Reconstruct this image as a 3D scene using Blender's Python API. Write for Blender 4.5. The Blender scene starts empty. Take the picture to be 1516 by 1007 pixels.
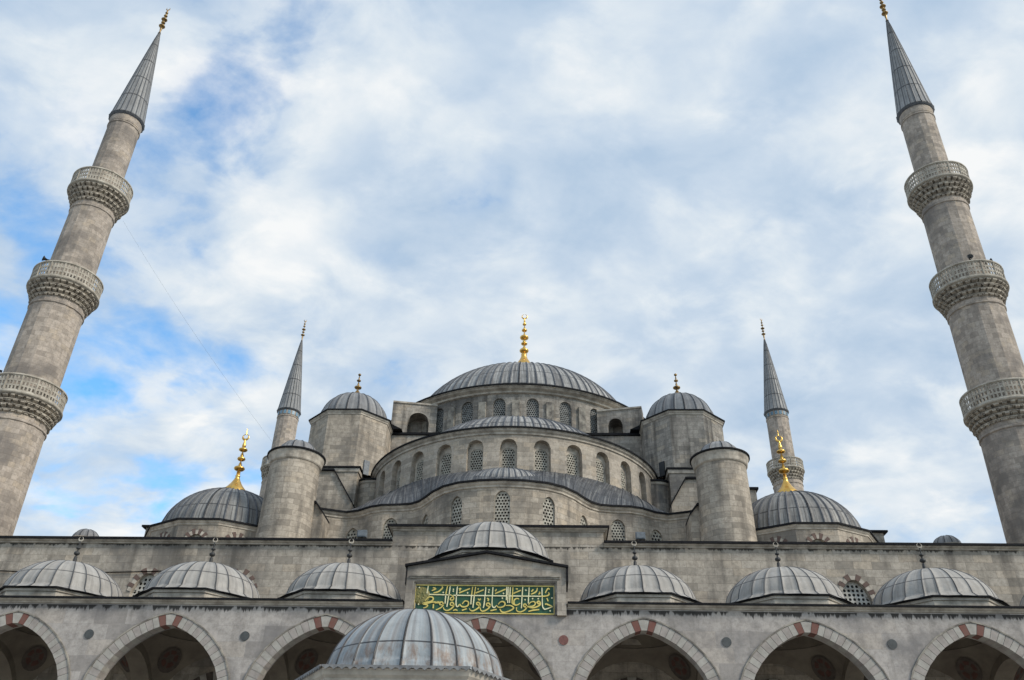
import bpy, math, random
from mathutils import Vector, Matrix
R = math.radians
PI = math.pi
C = bpy.context.scene.collection
sc = bpy.context.scene

# ---------------------------------------------------------------- camera
EYE = 1.6
F_PX, PITCH, YAW, ROLL, CX = 1279.67, .5671, -.049, .0245, 2.6146
fw = Vector((math.sin(YAW)*math.cos(PITCH), math.cos(YAW)*math.cos(PITCH), math.sin(PITCH)))
r0 = Vector((math.cos(YAW), -math.sin(YAW), 0)); u0 = r0.cross(fw)
rr_ = r0*math.cos(ROLL)+u0*math.sin(ROLL); uu_ = -r0*math.sin(ROLL)+u0*math.cos(ROLL)
cam = bpy.data.cameras.new('camera'); cam_o = bpy.data.objects.new('camera', cam); C.objects.link(cam_o)
m = Matrix((rr_, uu_, -fw)).transposed().to_4x4(); m.translation = Vector((CX, 0, EYE)); cam_o.matrix_world = m
cam.sensor_width = 36; cam.lens = 36*F_PX/1516; cam.clip_end = 3000; cam.clip_start = .1
sc.camera = cam_o
sc.render.resolution_x = 1024; sc.render.resolution_y = 680
def sky_dir(px, py):
    return (fw + rr_*((px-758)/F_PX) + uu_*((503.5-py)/F_PX)).normalized()

# ---------------------------------------------------------------- sky and sun
SUN_EL, SUN_AZ = R(36), R(116)          # azimuth clockwise from +Y: behind the viewer, to the right
w = bpy.data.worlds.new("World"); sc.world = w; w.use_nodes = True
nt = w.node_tree; nt.nodes.clear(); N = nt.nodes.new; L = nt.links.new
def nd(tree, t, **k):
    n = tree.nodes.new(t)
    for a, b in k.items():
        if a.startswith('i_'): n.inputs[a[2:].replace('_', ' ')].default_value = b
        else: setattr(n, a, b)
    return n
def mth(tree, op, a, b=None, clamp=False):
    n = tree.nodes.new('ShaderNodeMath'); n.operation = op; n.use_clamp = clamp
    for i, v in enumerate((a, b)):
        if v is None: continue
        if isinstance(v, (int, float)): n.inputs[i].default_value = v
        else: tree.links.new(v, n.inputs[i])
    return n.outputs[0]
def mixc(tree, f, a, b, blend='MIX'):
    n = tree.nodes.new('ShaderNodeMix'); n.data_type = 'RGBA'; n.blend_type = blend
    for i, v in ((0, f), (6, a), (7, b)):
        if isinstance(v, (int, float)): n.inputs[i].default_value = v
        elif isinstance(v, tuple): n.inputs[i].default_value = (*v[:3], 1)
        else: tree.links.new(v, n.inputs[i])
    return n.outputs[2]
def ramp(tree, fac, stops):
    n = tree.nodes.new('ShaderNodeValToRGB'); e = n.color_ramp.elements
    while len(e) < len(stops): e.new(.5)
    for i, (p, c) in enumerate(stops):
        e[i].position = p; e[i].color = (*c, 1) if isinstance(c, tuple) else (c, c, c, 1)
    tree.links.new(fac, n.inputs[0]); return n.outputs[0]
sky = N('ShaderNodeTexSky'); sky.sky_type = 'NISHITA'; sky.sun_disc = False
sky.sun_elevation = SUN_EL; sky.sun_rotation = SUN_AZ; sky.air_density = 1.0; sky.dust_density = .4; sky.ozone_density = 2.0
tc = N('ShaderNodeTexCoord'); sep = N('ShaderNodeSeparateXYZ'); L(tc.outputs['Generated'], sep.inputs[0])
zz = mth(nt, 'ADD', mth(nt, 'MAXIMUM', sep.outputs[2], 0.0), .32)
cmb = N('ShaderNodeCombineXYZ')
L(mth(nt, 'DIVIDE', sep.outputs[0], zz), cmb.inputs[0]); L(mth(nt, 'DIVIDE', sep.outputs[1], zz), cmb.inputs[1])
mp = nd(nt, 'ShaderNodeMapping'); mp.inputs['Location'].default_value = (3.1, 1.7, 0); mp.inputs['Rotation'].default_value = (0, 0, R(-35)); mp.inputs['Scale'].default_value = (1.0, 1.25, 1)
L(cmb.outputs[0], mp.inputs[0])
n1 = nd(nt, 'ShaderNodeTexNoise', i_Scale=3.0, i_Detail=9.0, i_Roughness=.58, i_Distortion=.25); L(mp.outputs[0], n1.inputs['Vector'])
n1b = nd(nt, 'ShaderNodeTexNoise', i_Scale=8.0, i_Detail=8.0, i_Roughness=.56, i_Distortion=.3); L(mp.outputs[0], n1b.inputs['Vector'])
cov = mth(nt, 'ADD', mth(nt, 'MULTIPLY', n1.outputs[0], .95), mth(nt, 'ADD', mth(nt, 'MULTIPLY', n1b.outputs[0], .50), -.225))
wv = nd(nt, 'ShaderNodeTexNoise', i_Scale=5.0, i_Detail=4.0, i_Roughness=.55); L(mp.outputs[0], wv.inputs['Vector'])
wsub = nd(nt, 'ShaderNodeVectorMath', operation='SUBTRACT'); L(wv.outputs[1], wsub.inputs[0]); wsub.inputs[1].default_value = (.5, .5, .5)
wsc = nd(nt, 'ShaderNodeVectorMath', operation='SCALE'); L(wsub.outputs[0], wsc.inputs[0]); wsc.inputs['Scale'].default_value = .22
wad = nd(nt, 'ShaderNodeVectorMath', operation='ADD'); L(tc.outputs['Generated'], wad.inputs[0]); L(wsc.outputs[0], wad.inputs[1])
# where the deck of cloud is thin (open blue, +) and where it is thick (-): x, y seen from the courtyard, radius, amount
GAPS = [(262, 215, .06, .09), (250, 90, .05, .08), (340, 75, .06, .11), (110, 195, .05, .09), (20, 325, .045, .14), (60, 20, .05, .03), (715, 290, .035, .17), (395, 30, .05, .09),
        (330, 572, .03, .17), (195, 548, .035, .14), (80, 712, .035, .13), (210, 735, .02, .10), (520, 350, .05, .05), (215, 330, .04, .07), (420, 120, .04, .05), (600, 20, .04, .04), (15, 60, .04, .05), (300, 760, .03, .05),
        (120, 500, .05, .08), (640, 440, .06, .04), (450, 180, .10, -.12), (50, 120, .07, -.14), (560, 330, .10, -.06), (960, 250, .25, -.14),
        (1250, 450, .28, -.14), (1350, 150, .2, -.08), (850, 60, .12, -.08), (1100, 350, .15, -.10), (250, 620, .04, -.09), (120, 760, .035, -.14), (60, 640, .04, -.05), (540, 50, .05, -.08), (310, 640, .05, -.08)]
for px, py, rad, amt in GAPS:
    d = sky_dir(px, py)
    dp = nd(nt, 'ShaderNodeVectorMath', operation='DISTANCE'); L(wad.outputs[0], dp.inputs[0]); dp.inputs[1].default_value = d
    f = mth(nt, 'DIVIDE', dp.outputs['Value'], rad*1.35)
    f = mth(nt, 'MULTIPLY', f, f); f = mth(nt, 'MULTIPLY', f, -1.0); f = mth(nt, 'EXPONENT', f)
    cov = mth(nt, 'SUBTRACT', cov, mth(nt, 'MULTIPLY', f, amt*1.25 if amt > 0 else amt))
mask = ramp(nt, cov, [(.26, 0.0), (.38, .45), (.47, .86), (.58, 1.0)])
n2 = nd(nt, 'ShaderNodeTexNoise', i_Scale=4.2, i_Detail=9.0, i_Roughness=.55, i_Distortion=.3)
mp2 = nd(nt, 'ShaderNodeMapping'); mp2.inputs['Location'].default_value = (7.3, 4.2, 2); L(mp.outputs[0], mp2.inputs[0]); L(mp2.outputs[0], n2.inputs['Vector'])
shade = mth(nt, 'ADD', mth(nt, 'MULTIPLY', n2.outputs[0], .75), mth(nt, 'ADD', mth(nt, 'MULTIPLY', n1b.outputs[0], .62), -.185))
vo = nd(nt, 'ShaderNodeTexVoronoi', feature='SMOOTH_F1', i_Scale=7.5, i_Smoothness=.6)
vw = nd(nt, 'ShaderNodeVectorMath', operation='ADD'); vs = nd(nt, 'ShaderNodeVectorMath', operation='SCALE'); L(n1b.outputs[1], vs.inputs[0]); vs.inputs['Scale'].default_value = .30
L(mp.outputs[0], vw.inputs[0]); L(vs.outputs[0], vw.inputs[1]); L(vw.outputs[0], vo.inputs['Vector'])
puff = mth(nt, 'MULTIPLY', mth(nt, 'SUBTRACT', .50, vo.outputs['Distance']), .22)
shade = mth(nt, 'ADD', shade, puff)
cov0 = cov
ccol = ramp(nt, shade, [(.28, (.38, .49, .625)), (.44, (.485, .575, .68)), (.56, (.60, .665, .725)), (.72, (.77, .785, .79))])
skc = nd(nt, 'ShaderNodeVectorMath', operation='SCALE'); L(sky.outputs[0], skc.inputs[0]); skc.inputs['Scale'].default_value = .15
bright = mixc(nt, 1.0, skc.outputs[0], (.90, 1.45, 1.62), 'MULTIPLY')
skm = mixc(nt, mask, bright, ccol)
bg = N('ShaderNodeBackground'); L(skm, bg.inputs[0]); bg.inputs[1].default_value = 1.0
out = N('ShaderNodeOutputWorld'); L(bg.outputs[0], out.inputs[0])
sun = bpy.data.lights.new('sun', 'SUN'); sun.energy = 2.7; sun.angle = R(16); sun.color = (1, .92, .80)
so = bpy.data.objects.new('sun', sun); C.objects.link(so)
sdir = Vector((math.sin(SUN_AZ)*math.cos(SUN_EL), math.cos(SUN_AZ)*math.cos(SUN_EL), math.sin(SUN_EL)))
so.rotation_euler = sdir.to_track_quat('Z', 'Y').to_euler()
sc.view_settings.view_transform = 'Standard'; sc.view_settings.look = 'None'; sc.view_settings.gamma = 1; sc.view_settings.exposure = .27
rnd = random.Random(5)

# ---------------------------------------------------------------- materials
def new_mat(name):
    M_ = bpy.data.materials.new(name); M_.use_nodes = True
    return M_, M_.node_tree, M_.node_tree.nodes['Principled BSDF']
def stone(name, c1, c2, mortar=.7, bw=.80, bh=.34, dirt=.5, dirt_col=(.055, .05, .045), band=None, bump=.35, warm=(.42, .34, .25)):
    M_, t, b = new_mat(name)
    uv = nd(t, 'ShaderNodeUVMap'); geo = nd(t, 'ShaderNodeNewGeometry')
    # slightly wobble the joints
    nw = nd(t, 'ShaderNodeTexNoise', i_Scale=1.3, i_Detail=2.0); t.links.new(geo.outputs['Position'], nw.inputs['Vector'])
    off = nd(t, 'ShaderNodeVectorMath', operation='SCALE'); t.links.new(nw.outputs[1], off.inputs[0]); off.inputs['Scale'].default_value = .09
    add = nd(t, 'ShaderNodeVectorMath', operation='ADD'); t.links.new(uv.outputs[0], add.inputs[0]); t.links.new(off.outputs[0], add.inputs[1])
    br = nd(t, 'ShaderNodeTexBrick', offset=.5, i_Scale=1.0, i_Mortar_Size=.009, i_Mortar_Smooth=.5, i_Bias=0.0, i_Brick_Width=bw, i_Row_Height=bh)
    t.links.new(add.outputs[0], br.inputs[0])
    br.inputs['Color1'].default_value = (0, 0, 0, 1); br.inputs['Color2'].default_value = (1, 1, 1, 1); br.inputs['Mortar'].default_value = (.5, .5, .5, 1)
    col = mixc(t, br.outputs[0], c1, c2)
    # some blocks replaced by warmer or darker stone
    pick = ramp(t, br.outputs[0], [(.78, 0.0), (.84, 1.0)])
    col = mixc(t, mth(t, 'MULTIPLY', pick, .5), col, warm)
    pick2 = ramp(t, br.outputs[0], [(.14, 1.0), (.22, 0.0)])
    col = mixc(t, mth(t, 'MULTIPLY', pick2, .34), col, (c1[0]*.45, c1[1]*.45, c1[2]*.46))
    nb = nd(t, 'ShaderNodeTexNoise', i_Scale=.32, i_Detail=7.0, i_Roughness=.62); t.links.new(geo.outputs['Position'], nb.inputs['Vector'])
    col = mixc(t, ramp(t, nb.outputs[0], [(.36, .9), (.50, 0.0)]), col, (c1[0]*.46, c1[1]*.48, c1[2]*.52))
    nf = nd(t, 'ShaderNodeTexNoise', i_Scale=4.2, i_Detail=9.0, i_Roughness=.78); t.links.new(geo.outputs['Position'], nf.inputs['Vector'])
    col = mixc(t, mth(t, 'MULTIPLY', ramp(t, nf.outputs[0], [(.36, 1.0), (.58, 0.0)]), .62), col, (c1[0]*.5, c1[1]*.5, c1[2]*.5))
    # rain streaks
    mps = nd(t, 'ShaderNodeMapping'); mps.inputs['Scale'].default_value = (1.4, 1.4, .16); t.links.new(geo.outputs['Position'], mps.inputs[0])
    ns = nd(t, 'ShaderNodeTexNoise', i_Scale=1.0, i_Detail=5.0, i_Roughness=.55); t.links.new(mps.outputs[0], ns.inputs['Vector'])
    col = mixc(t, mth(t, 'MULTIPLY', ramp(t, ns.outputs[0], [(.50, 0.0), (.68, 1.0)]), dirt), col, dirt_col)
    # lime bloom specks
    nl = nd(t, 'ShaderNodeTexNoise', i_Scale=2.4, i_Detail=8.0, i_Roughness=.75); t.links.new(geo.outputs['Position'], nl.inputs['Vector'])
    col = mixc(t, mth(t, 'MULTIPLY', ramp(t, nl.outputs[0], [(.62, 0.0), (.72, 1.0)]), .45), col, (.55, .52, .46))
    if band:      # black crust under a cornice: (z centre, half height)
        z0, hh = band
        sp = nd(t, 'ShaderNodeSeparateXYZ'); t.links.new(geo.outputs['Position'], sp.inputs[0])
        mpb = nd(t, 'ShaderNodeMapping'); mpb.inputs['Scale'].default_value = (5.0, 1.0, .12); t.links.new(geo.outputs['Position'], mpb.inputs[0])
        nbn = nd(t, 'ShaderNodeTexNoise', i_Scale=1.6, i_Detail=5.0, i_Roughness=.7); t.links.new(mpb.outputs[0], nbn.inputs['Vector'])
        dz = mth(t, 'SUBTRACT', z0, sp.outputs[2])                       # 0 at top, grows downward
        nb2 = nd(t, 'ShaderNodeTexNoise', noise_dimensions='1D', i_Scale=.55, i_Detail=4.0, i_Roughness=.75); t.links.new(sp.outputs[0], nb2.inputs['W'])
        pres = ramp(t, nb2.outputs[0], [(.42, .15), (.50, 1.0)])
        lim = mth(t, 'MULTIPLY', mth(t, 'MULTIPLY', mth(t, 'SUBTRACT', nbn.outputs[0], .22), hh*3.6), pres)
        f = mth(t, 'MULTIPLY', mth(t, 'SUBTRACT', lim, dz), 14.0, True)
        f = mth(t, 'MULTIPLY', f, mth(t, 'GREATER_THAN', dz, 0.0))
        col = mixc(t, mth(t, 'MULTIPLY', f, .88), col, (.02, .018, .016))
    colm = mixc(t, mth(t, 'MULTIPLY', br.outputs[1], min(1, mortar*1.25)), col, (c1[0]*.33, c1[1]*.33, c1[2]*.34))
    t.links.new(colm, b.inputs['Base Color']); b.inputs['Roughness'].default_value = .92
    b.inputs['Specular IOR Level'].default_value = .2
    h = mth(t, 'ADD', mth(t, 'MULTIPLY', br.outputs[1], -1.0), mth(t, 'MULTIPLY', nf.outputs[0], .9))
    bp = nd(t, 'ShaderNodeBump', i_Strength=bump, i_Distance=.04); t.links.new(h, bp.inputs['Height']); t.links.new(bp.outputs[0], b.inputs['Normal'])
    return M_
def lead(name, c1, c2, seam=.75, rough=.5, stripe=.5, white=.35, row_off=0.0, rust=0.0, vscale=1.0, spec=.22):
    """uv.x counts sheets round the dome, uv.y counts sheets up it"""
    M_, t, b = new_mat(name)
    uv = nd(t, 'ShaderNodeUVMap'); geo = nd(t, 'ShaderNodeNewGeometry')
    sp = nd(t, 'ShaderNodeSeparateXYZ'); t.links.new(uv.outputs[0], sp.inputs[0])
    br = nd(t, 'ShaderNodeTexBrick', offset=row_off, i_Scale=1.0, i_Mortar_Size=.028, i_Mortar_Smooth=.2, i_Brick_Width=1.0, i_Row_Height=1.0)
    t.links.new(uv.outputs[0], br.inputs[0])
    br.inputs['Color1'].default_value = (0, 0, 0, 1); br.inputs['Color2'].default_value = (1, 1, 1, 1); br.inputs['Mortar'].default_value = (.5, .5, .5, 1)
    fl = mth(t, 'FLOOR', sp.outputs[0])
    wn = nd(t, 'ShaderNodeTexWhiteNoise', noise_dimensions='1D'); t.links.new(fl, wn.inputs['W'])
    col = mixc(t, mth(t, 'ADD', mth(t, 'MULTIPLY', wn.outputs[0], stripe), mth(t, 'MULTIPLY', br.outputs[0], 1-stripe)), c1, c2)
    cb = nd(t, 'ShaderNodeCombineXYZ'); t.links.new(mth(t, 'MULTIPLY', sp.outputs[0], 3.1), cb.inputs[0]); t.links.new(mth(t, 'MULTIPLY', sp.outputs[1], .35*vscale), cb.inputs[1])
    ns = nd(t, 'ShaderNodeTexNoise', i_Scale=1.0, i_Detail=5.0, i_Roughness=.65); t.links.new(cb.outputs[0], ns.inputs['Vector'])
    col = mixc(t, mth(t, 'MULTIPLY', ramp(t, ns.outputs[0], [(.48, 0.0), (.60, 1.0)]), white), col, (.50, .49, .46))
    col = mixc(t, mth(t, 'MULTIPLY', ramp(t, ns.outputs[0], [(.34, 1.0), (.47, 0.0)]), .5), col, (c1[0]*.45, c1[1]*.45, c1[2]*.47))
    nf = nd(t, 'ShaderNodeTexNoise', i_Scale=1.7, i_Detail=7.0, i_Roughness=.65); t.links.new(geo.outputs['Position'], nf.inputs['Vector'])
    col = mixc(t, mth(t, 'MULTIPLY', ramp(t, nf.outputs[0], [(.36, 1.0), (.6, 0.0)]), .4), col, (c1[0]*.55, c1[1]*.55, c1[2]*.55))
    if rust:
        nr = nd(t, 'ShaderNodeTexNoise', i_Scale=1.0, i_Detail=6.0, i_Roughness=.7)
        cb2 = nd(t, 'ShaderNodeCombineXYZ'); t.links.new(mth(t, 'MULTIPLY', sp.outputs[0], 2.3), cb2.inputs[0]); t.links.new(mth(t, 'MULTIPLY', sp.outputs[1], 1.1), cb2.inputs[1]); cb2.inputs[2].default_value = 3
        t.links.new(cb2.outputs[0], nr.inputs['Vector'])
        low = ramp(t, mth(t, 'MULTIPLY', sp.outputs[1], .25), [(.16, 1.0), (.34, .25)])
        col = mixc(t, mth(t, 'MULTIPLY', mth(t, 'MULTIPLY', ramp(t, nr.outputs[0], [(.45, 0.0), (.62, 1.0)]), low), rust), col, (.20, .15, .12))
    col = mixc(t, mth(t, 'MULTIPLY', br.outputs[1], seam), col, (.025, .025, .028))
    t.links.new(col, b.inputs['Base Color'])
    t.links.new(ramp(t, nf.outputs[0], [(.3, rough+.12), (.7, rough-.08)]), b.inputs['Roughness']); b.inputs['Metallic'].default_value = .0
    b.inputs['Specular IOR Level'].default_value = spec
    h = mth(t, 'ADD', mth(t, 'MULTIPLY', br.outputs[1], .8), mth(t, 'MULTIPLY', nf.outputs[0], 1.3))
    bp = nd(t, 'ShaderNodeBump', i_Strength=.6, i_Distance=.05); t.links.new(h, bp.inputs['Height']); t.links.new(bp.outputs[0], b.inputs['Normal'])
    return M_
def plain(name, c, rough=.8, metal=0.0, c2=None, sc_=6.0, spec=.4):
    M_, t, b = new_mat(name)
    geo = nd(t, 'ShaderNodeNewGeometry'); n = nd(t, 'ShaderNodeTexNoise', i_Scale=sc_, i_Detail=6.0, i_Roughness=.65); t.links.new(geo.outputs['Position'], n.inputs['Vector'])
    t.links.new(ramp(t, n.outputs[0], [(.35, c2 or tuple(v*.62 for v in c)), (.62, c)]), b.inputs['Base Color'])
    b.inputs['Roughness'].default_value = rough; b.inputs['Metallic'].default_value = metal; b.inputs['Specular IOR Level'].default_value = spec
    return M_
ST = (.365, .318, .260); ST2 = (.515, .45, .372)
M = {
 'stone': stone('limestone', ST, ST2, dirt=.5),
 'stone_clean': stone('limestone_clean', (.39, .342, .284), (.50, .44, .368), dirt=.25, mortar=.4),
 'stone_old': stone('limestone_weathered', (.31, .278, .24), (.48, .432, .372), dirt=.7),
 'arcade': stone('arcade_marble', (.39, .355, .325), (.49, .446, .408), bw=1.3, bh=.62, mortar=.22, dirt=.22, band=(11.28, .20), bump=.15, warm=(.42, .36, .30)),
 'facade': stone('facade_stone', (.37, .327, .272), (.52, .46, .388), bw=.9, bh=.38, dirt=.55, band=(16.16, .13), mortar=.6),
 'minaret': stone('minaret_stone', (.385, .328, .275), (.50, .428, .362), bw=.62, bh=.36, dirt=.25, mortar=.5),
 'carved': plain('carved_stone', (.43, .38, .31), .92, c2=(.14, .12, .10), sc_=3.0),
 'parapet': plain('parapet_marble', (.44, .40, .335), .9, c2=(.24, .21, .17), sc_=2.0),
 'mould': plain('moulding_stone', (.50, .45, .38), .9, c2=(.24, .21, .175), sc_=1.6),
 'mould_dark': plain('moulding_weathered', (.34, .31, .26), .9, c2=(.10, .09, .08), sc_=1.6),
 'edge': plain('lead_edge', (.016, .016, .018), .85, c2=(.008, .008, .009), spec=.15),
 'lattice': plain('lattice_plaster', (.42, .40, .34), .9, c2=(.22, .20, .17), sc_=3),
 'lattice_dark': plain('lattice_weathered', (.26, .26, .245), .9, c2=(.12, .12, .115), sc_=3),
 'lattice_light': plain('lattice_white', (.56, .54, .49), .9, c2=(.34, .32, .28), sc_=3),
 'void': plain('dark_glass_and_opening', (.012, .014, .016), .3),
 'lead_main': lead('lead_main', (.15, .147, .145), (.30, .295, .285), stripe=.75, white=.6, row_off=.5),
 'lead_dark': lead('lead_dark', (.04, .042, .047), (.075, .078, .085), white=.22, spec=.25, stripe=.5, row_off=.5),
 'lead_portico': lead('lead_portico', (.31, .292, .268), (.375, .355, .328), stripe=.35, white=.15, seam=.7, spec=.2),
 'lead_corner': lead('lead_corner', (.155, .15, .145), (.25, .243, .23), stripe=.6, white=.35, row_off=.5),
 'lead_turret': lead('lead_turret', (.175, .174, .178), (.27, .268, .265), stripe=.5, white=.25),
 'lead_fountain': lead('lead_fountain', (.27, .295, .31), (.34, .365, .375), stripe=.25, white=.35, rust=.95, spec=.22, seam=.85, rough=.42),
 'lead_cone': lead('lead_cone', (.19, .19, .19), (.275, .272, .268), stripe=.5, white=.3, seam=.8, row_off=0),
 'rib': plain('lead_rib', (.10, .105, .115), .6, c2=(.05, .052, .06)),
 'rib_light': plain('lead_rib_light', (.22, .22, .22), .6, c2=(.12, .12, .125)),
 'rib_fountain': plain('lead_rib_fountain', (.12, .11, .105), .6, c2=(.07, .06, .055)),
 'gold': plain('gilded_copper', (.80, .50, .13), .32, .95, c2=(.62, .36, .09), sc_=4),
 'gold_old': plain('tarnished_gilding', (.42, .27, .10), .45, .8, c2=(.09, .07, .05), sc_=4),
 'iron': plain('dark_iron', (.05, .05, .05), .6, .3),
 'red': plain('red_stone', (.165, .09, .072), .9, c2=(.17, .07, .055), sc_=3),
 'brick_dark': plain('dark_brick', (.15, .10, .082), .9, c2=(.10, .07, .06), sc_=3.0),
 'pink': plain('pink_stone', (.365, .325, .295), .9, c2=(.265, .235, .212), sc_=2.5),
 'white': plain('white_voussoir', (.40, .375, .335), .9, c2=(.29, .268, .238), sc_=2.5),
 'plaster': plain('vault_plaster', (.22, .19, .15), .95, c2=(.15, .125, .10), sc_=.8),
 'vault_red': plain('vault_red_paint', (.12, .055, .042), .9),
 'vault_dark': plain('vault_dark_paint', (.11, .09, .075), .9),
 'green': plain('green_enamel', (.02, .085, .045), .55, c2=(.010, .05, .03), sc_=3),
 'letter_gold': plain('lettering_gold', (.72, .58, .17), .5, .1, c2=(.5, .4, .11), sc_=3),
 'letter_pale': plain('lettering_pale', (.80, .77, .52), .5, c2=(.68, .62, .34), sc_=5),
 'rose_gold': plain('faded_gold', (.25, .21, .07), .6, c2=(.11, .12, .045), sc_=9),
 'green_disc': plain('porphyry_grey', (.075, .08, .08), .6),
 'red_disc': plain('porphyry_red', (.20, .085, .07), .6),
 'tile': plain('blue_tile', (.18, .30, .38), .4, c2=(.12, .20, .27), sc_=8),
 'grey_box': plain('housing_and_sky_grey', (.16, .18, .20), .5),
 'pigeon': plain('pigeon_grey', (.09, .09, .10), .8),
 'ground': stone('paving', (.33, .32, .30), (.42, .40, .37), bw=1.4, bh=.8, dirt=.2, bump=.1),
}

# ---------------------------------------------------------------- mesh helpers
class MB:
    def __init__(s): s.v = []; s.f = []; s.uv = []; s.mi = []; s.sm = []
    def face(s, pts, uv=None, mi=0, sm=False):
        i = len(s.v); s.v += [tuple(p) for p in pts]; s.f.append(tuple(range(i, i+len(pts))))
        if uv is None:
            a = Vector(pts[0]); n = Vector((0, 0, 0))
            for j in range(1, len(pts)-1): n += (Vector(pts[j])-a).cross(Vector(pts[j+1])-a)
            if n.length < 1e-12: n = Vector((0, 0, 1))
            n.normalize()
            if abs(n.z) > .75: uv = [(p[0], p[1]) for p in pts]
            elif abs(n.y) >= abs(n.x): uv = [(p[0], p[2]) for p in pts]
            else: uv = [(p[1], p[2]) for p in pts]
        s.uv.append(uv); s.mi.append(mi); s.sm.append(sm)
    def box(s, x0, x1, y0, y1, z0, z1, mi=0):
        p = [(x, y, z) for z in (z0, z1) for y in (y0, y1) for x in (x0, x1)]
        for q in ((0, 1, 5, 4), (1, 3, 7, 5), (3, 2, 6, 7), (2, 0, 4, 6), (4, 5, 7, 6), (2, 3, 1, 0)): s.face([p[k] for k in q], mi=mi)
    def prism(s, poly, y0, y1, mi=0):      # poly in x,z; counter-clockwise seen from the front (-y)
        s.face([(x, y0, z) for x, z in poly], mi=mi); s.face([(x, y1, z) for x, z in reversed(poly)], mi=mi)
        for i in range(len(poly)):
            a, b = poly[i], poly[(i+1) % len(poly)]
            s.face([(a[0], y0, a[1]), (a[0], y1, a[1]), (b[0], y1, b[1]), (b[0], y0, b[1])], mi=mi)
    def grid(s, rows, uvs=None, mi=0, sm=True, shared=True):
        """rows of points; one connected sheet"""
        i0 = len(s.v); n = len(rows[0])
        for r in rows: s.v += [tuple(p) for p in r]
        for i in range(len(rows)-1):
            for j in range(n-1):
                a, b, c, d = i0+i*n+j, i0+i*n+j+1, i0+(i+1)*n+j+1, i0+(i+1)*n+j
                s.f.append((a, b, c, d)); s.mi.append(mi if isinstance(mi, int) else mi(i, j)); s.sm.append(sm)
                if uvs: s.uv.append([uvs[i][j], uvs[i][j+1], uvs[i+1][j+1], uvs[i+1][j]])
                else: s.uv.append([(p[0]+p[1], p[2]) for p in (s.v[a], s.v[b], s.v[c], s.v[d])])
    def build(s, name, mats, parent=None, loc=None):
        me = bpy.data.meshes.new(name); me.from_pydata(s.v, [], s.f)
        ul = me.uv_layers.new(name='UVMap'); k = 0; flat = []
        for u in s.uv:
            for a in u: flat += [a[0], a[1]]
        ul.data.foreach_set('uv', flat)
        if not isinstance(mats, (list, tuple)): mats = [mats]
        for m_ in mats: me.materials.append(m_)
        me.polygons.foreach_set('material_index', s.mi); me.polygons.foreach_set('use_smooth', s.sm)
        me.update()
        o = bpy.data.objects.new(name, me); C.objects.link(o)
        if parent: o.parent = parent
        if loc: o.location = loc
        return o
def lathe(mb, prof, n=32, c=(0, 0, 0), a0=0, a1=2*PI, mi=0, sm=True, flat=False):
    """prof: (r,z) from bottom up, turned about a vertical axis; angle 0 faces the viewer (-y), growing to +x"""
    rmax = max(p[0] for p in prof) or 1
    A = [a0+(a1-a0)*i/n for i in range(n+1)]
    if flat:
        for i in range(n):
            for (ra, za), (rb, zb) in zip(prof, prof[1:]):
                P = []; U = []
                for a, r, z in ((A[i], ra, za), (A[i+1], ra, za), (A[i+1], rb, zb), (A[i], rb, zb)):
                    P.append((c[0]+r*math.sin(a), c[1]-r*math.cos(a), c[2]+z)); U.append((a*rmax, z if abs(zb-za) > .02 else r))
                mb.face(P, U, mi, False)
        return
    rows, uvs = [], []; l = prof[0][1]; pr = prof[0]
    for r, z in prof:
        l += math.hypot(r-pr[0], z-pr[1]); pr = (r, z)
        rows.append([(c[0]+r*math.sin(a), c[1]-r*math.cos(a), c[2]+z) for a in A]); uvs.append([(a*rmax, l) for a in A])
    mb.grid(rows, uvs, mi, sm)
def dome(mb, a, b, n, c, rib=.05, rh=.05, rows=14, a0=0, a1=2*PI, sheet=1.3, lip=0.0, prof=None, ribmi=1, top=0.0, one=False):
    """ribbed lead dome: ellipse of radius a and rise b at c; n sheets round it"""
    if prof is None:
        prof = [(a*math.cos(R(90)*i/rows), b*math.sin(R(90)*i/rows)) for i in range(rows+1)]
        prof[-1] = (top, prof[-1][1])
        if lip: prof = [(a+lip, -.05), (a+lip*.55, .03), (a+lip*.25, .11)] + [(r, max(z, .16)) for r, z in prof]
    A, O, U, kind = [], [], [], []
    da = (a1-a0)/n; jr = random.Random(int(abs(c[0])*97+abs(c[1])*31+(7 if c[0] < 0 else 0)))
    for k in range(n):
        am = a0+k*da+(jr.uniform(-.13, .13)*da if k else 0); wd = rib/a
        A += [am-wd, am-wd*.6, am+wd*.6, am+wd]; O += [0, rh, rh, 0]; U += [k, k, k, k+.0]
        kind += [1, 1, 1, 0]
        for j in (.25, .5, .75): A.append(a0+k*da+da*(.12+.76*j)); O.append(0); U.append(k+j); kind.append(0)
    am = a1; wd = rib/a; A += [am-wd, am-wd*.6, am+wd*.6, am+wd]; O += [0, rh, rh, 0]; U += [n]*4; kind += [1, 1, 1, 0]
    L_ = 0; rowsP, uvs = [], []; pr = prof[0]
    for i, (r, z) in enumerate(prof):
        L_ += math.hypot(r-pr[0], z-pr[1]); pr = (r, z)
        p0 = prof[max(i-1, 0)]; p1 = prof[min(i+1, len(prof)-1)]; tx, tz = p1[0]-p0[0], p1[1]-p0[1]; q = math.hypot(tx, tz) or 1
        nx, nz = tz/q, -tx/q
        fade = min(1, r/(a*.12))
        rowsP.append([(c[0]+(r+o*nx*fade)*math.sin(t_), c[1]-(r+o*nx*fade)*math.cos(t_), c[2]+z+o*nz*fade) for t_, o in zip(A, O)])
        v_ = L_/sheet if not one or L_ < sheet*1.05 else 1.05+(L_-sheet*1.05)/12
        uvs.append([(u+.0005, v_+.001) for u in U])
    mb.grid(rowsP, uvs, lambda i, j: ribmi if kind[j] else 0, True)
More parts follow.
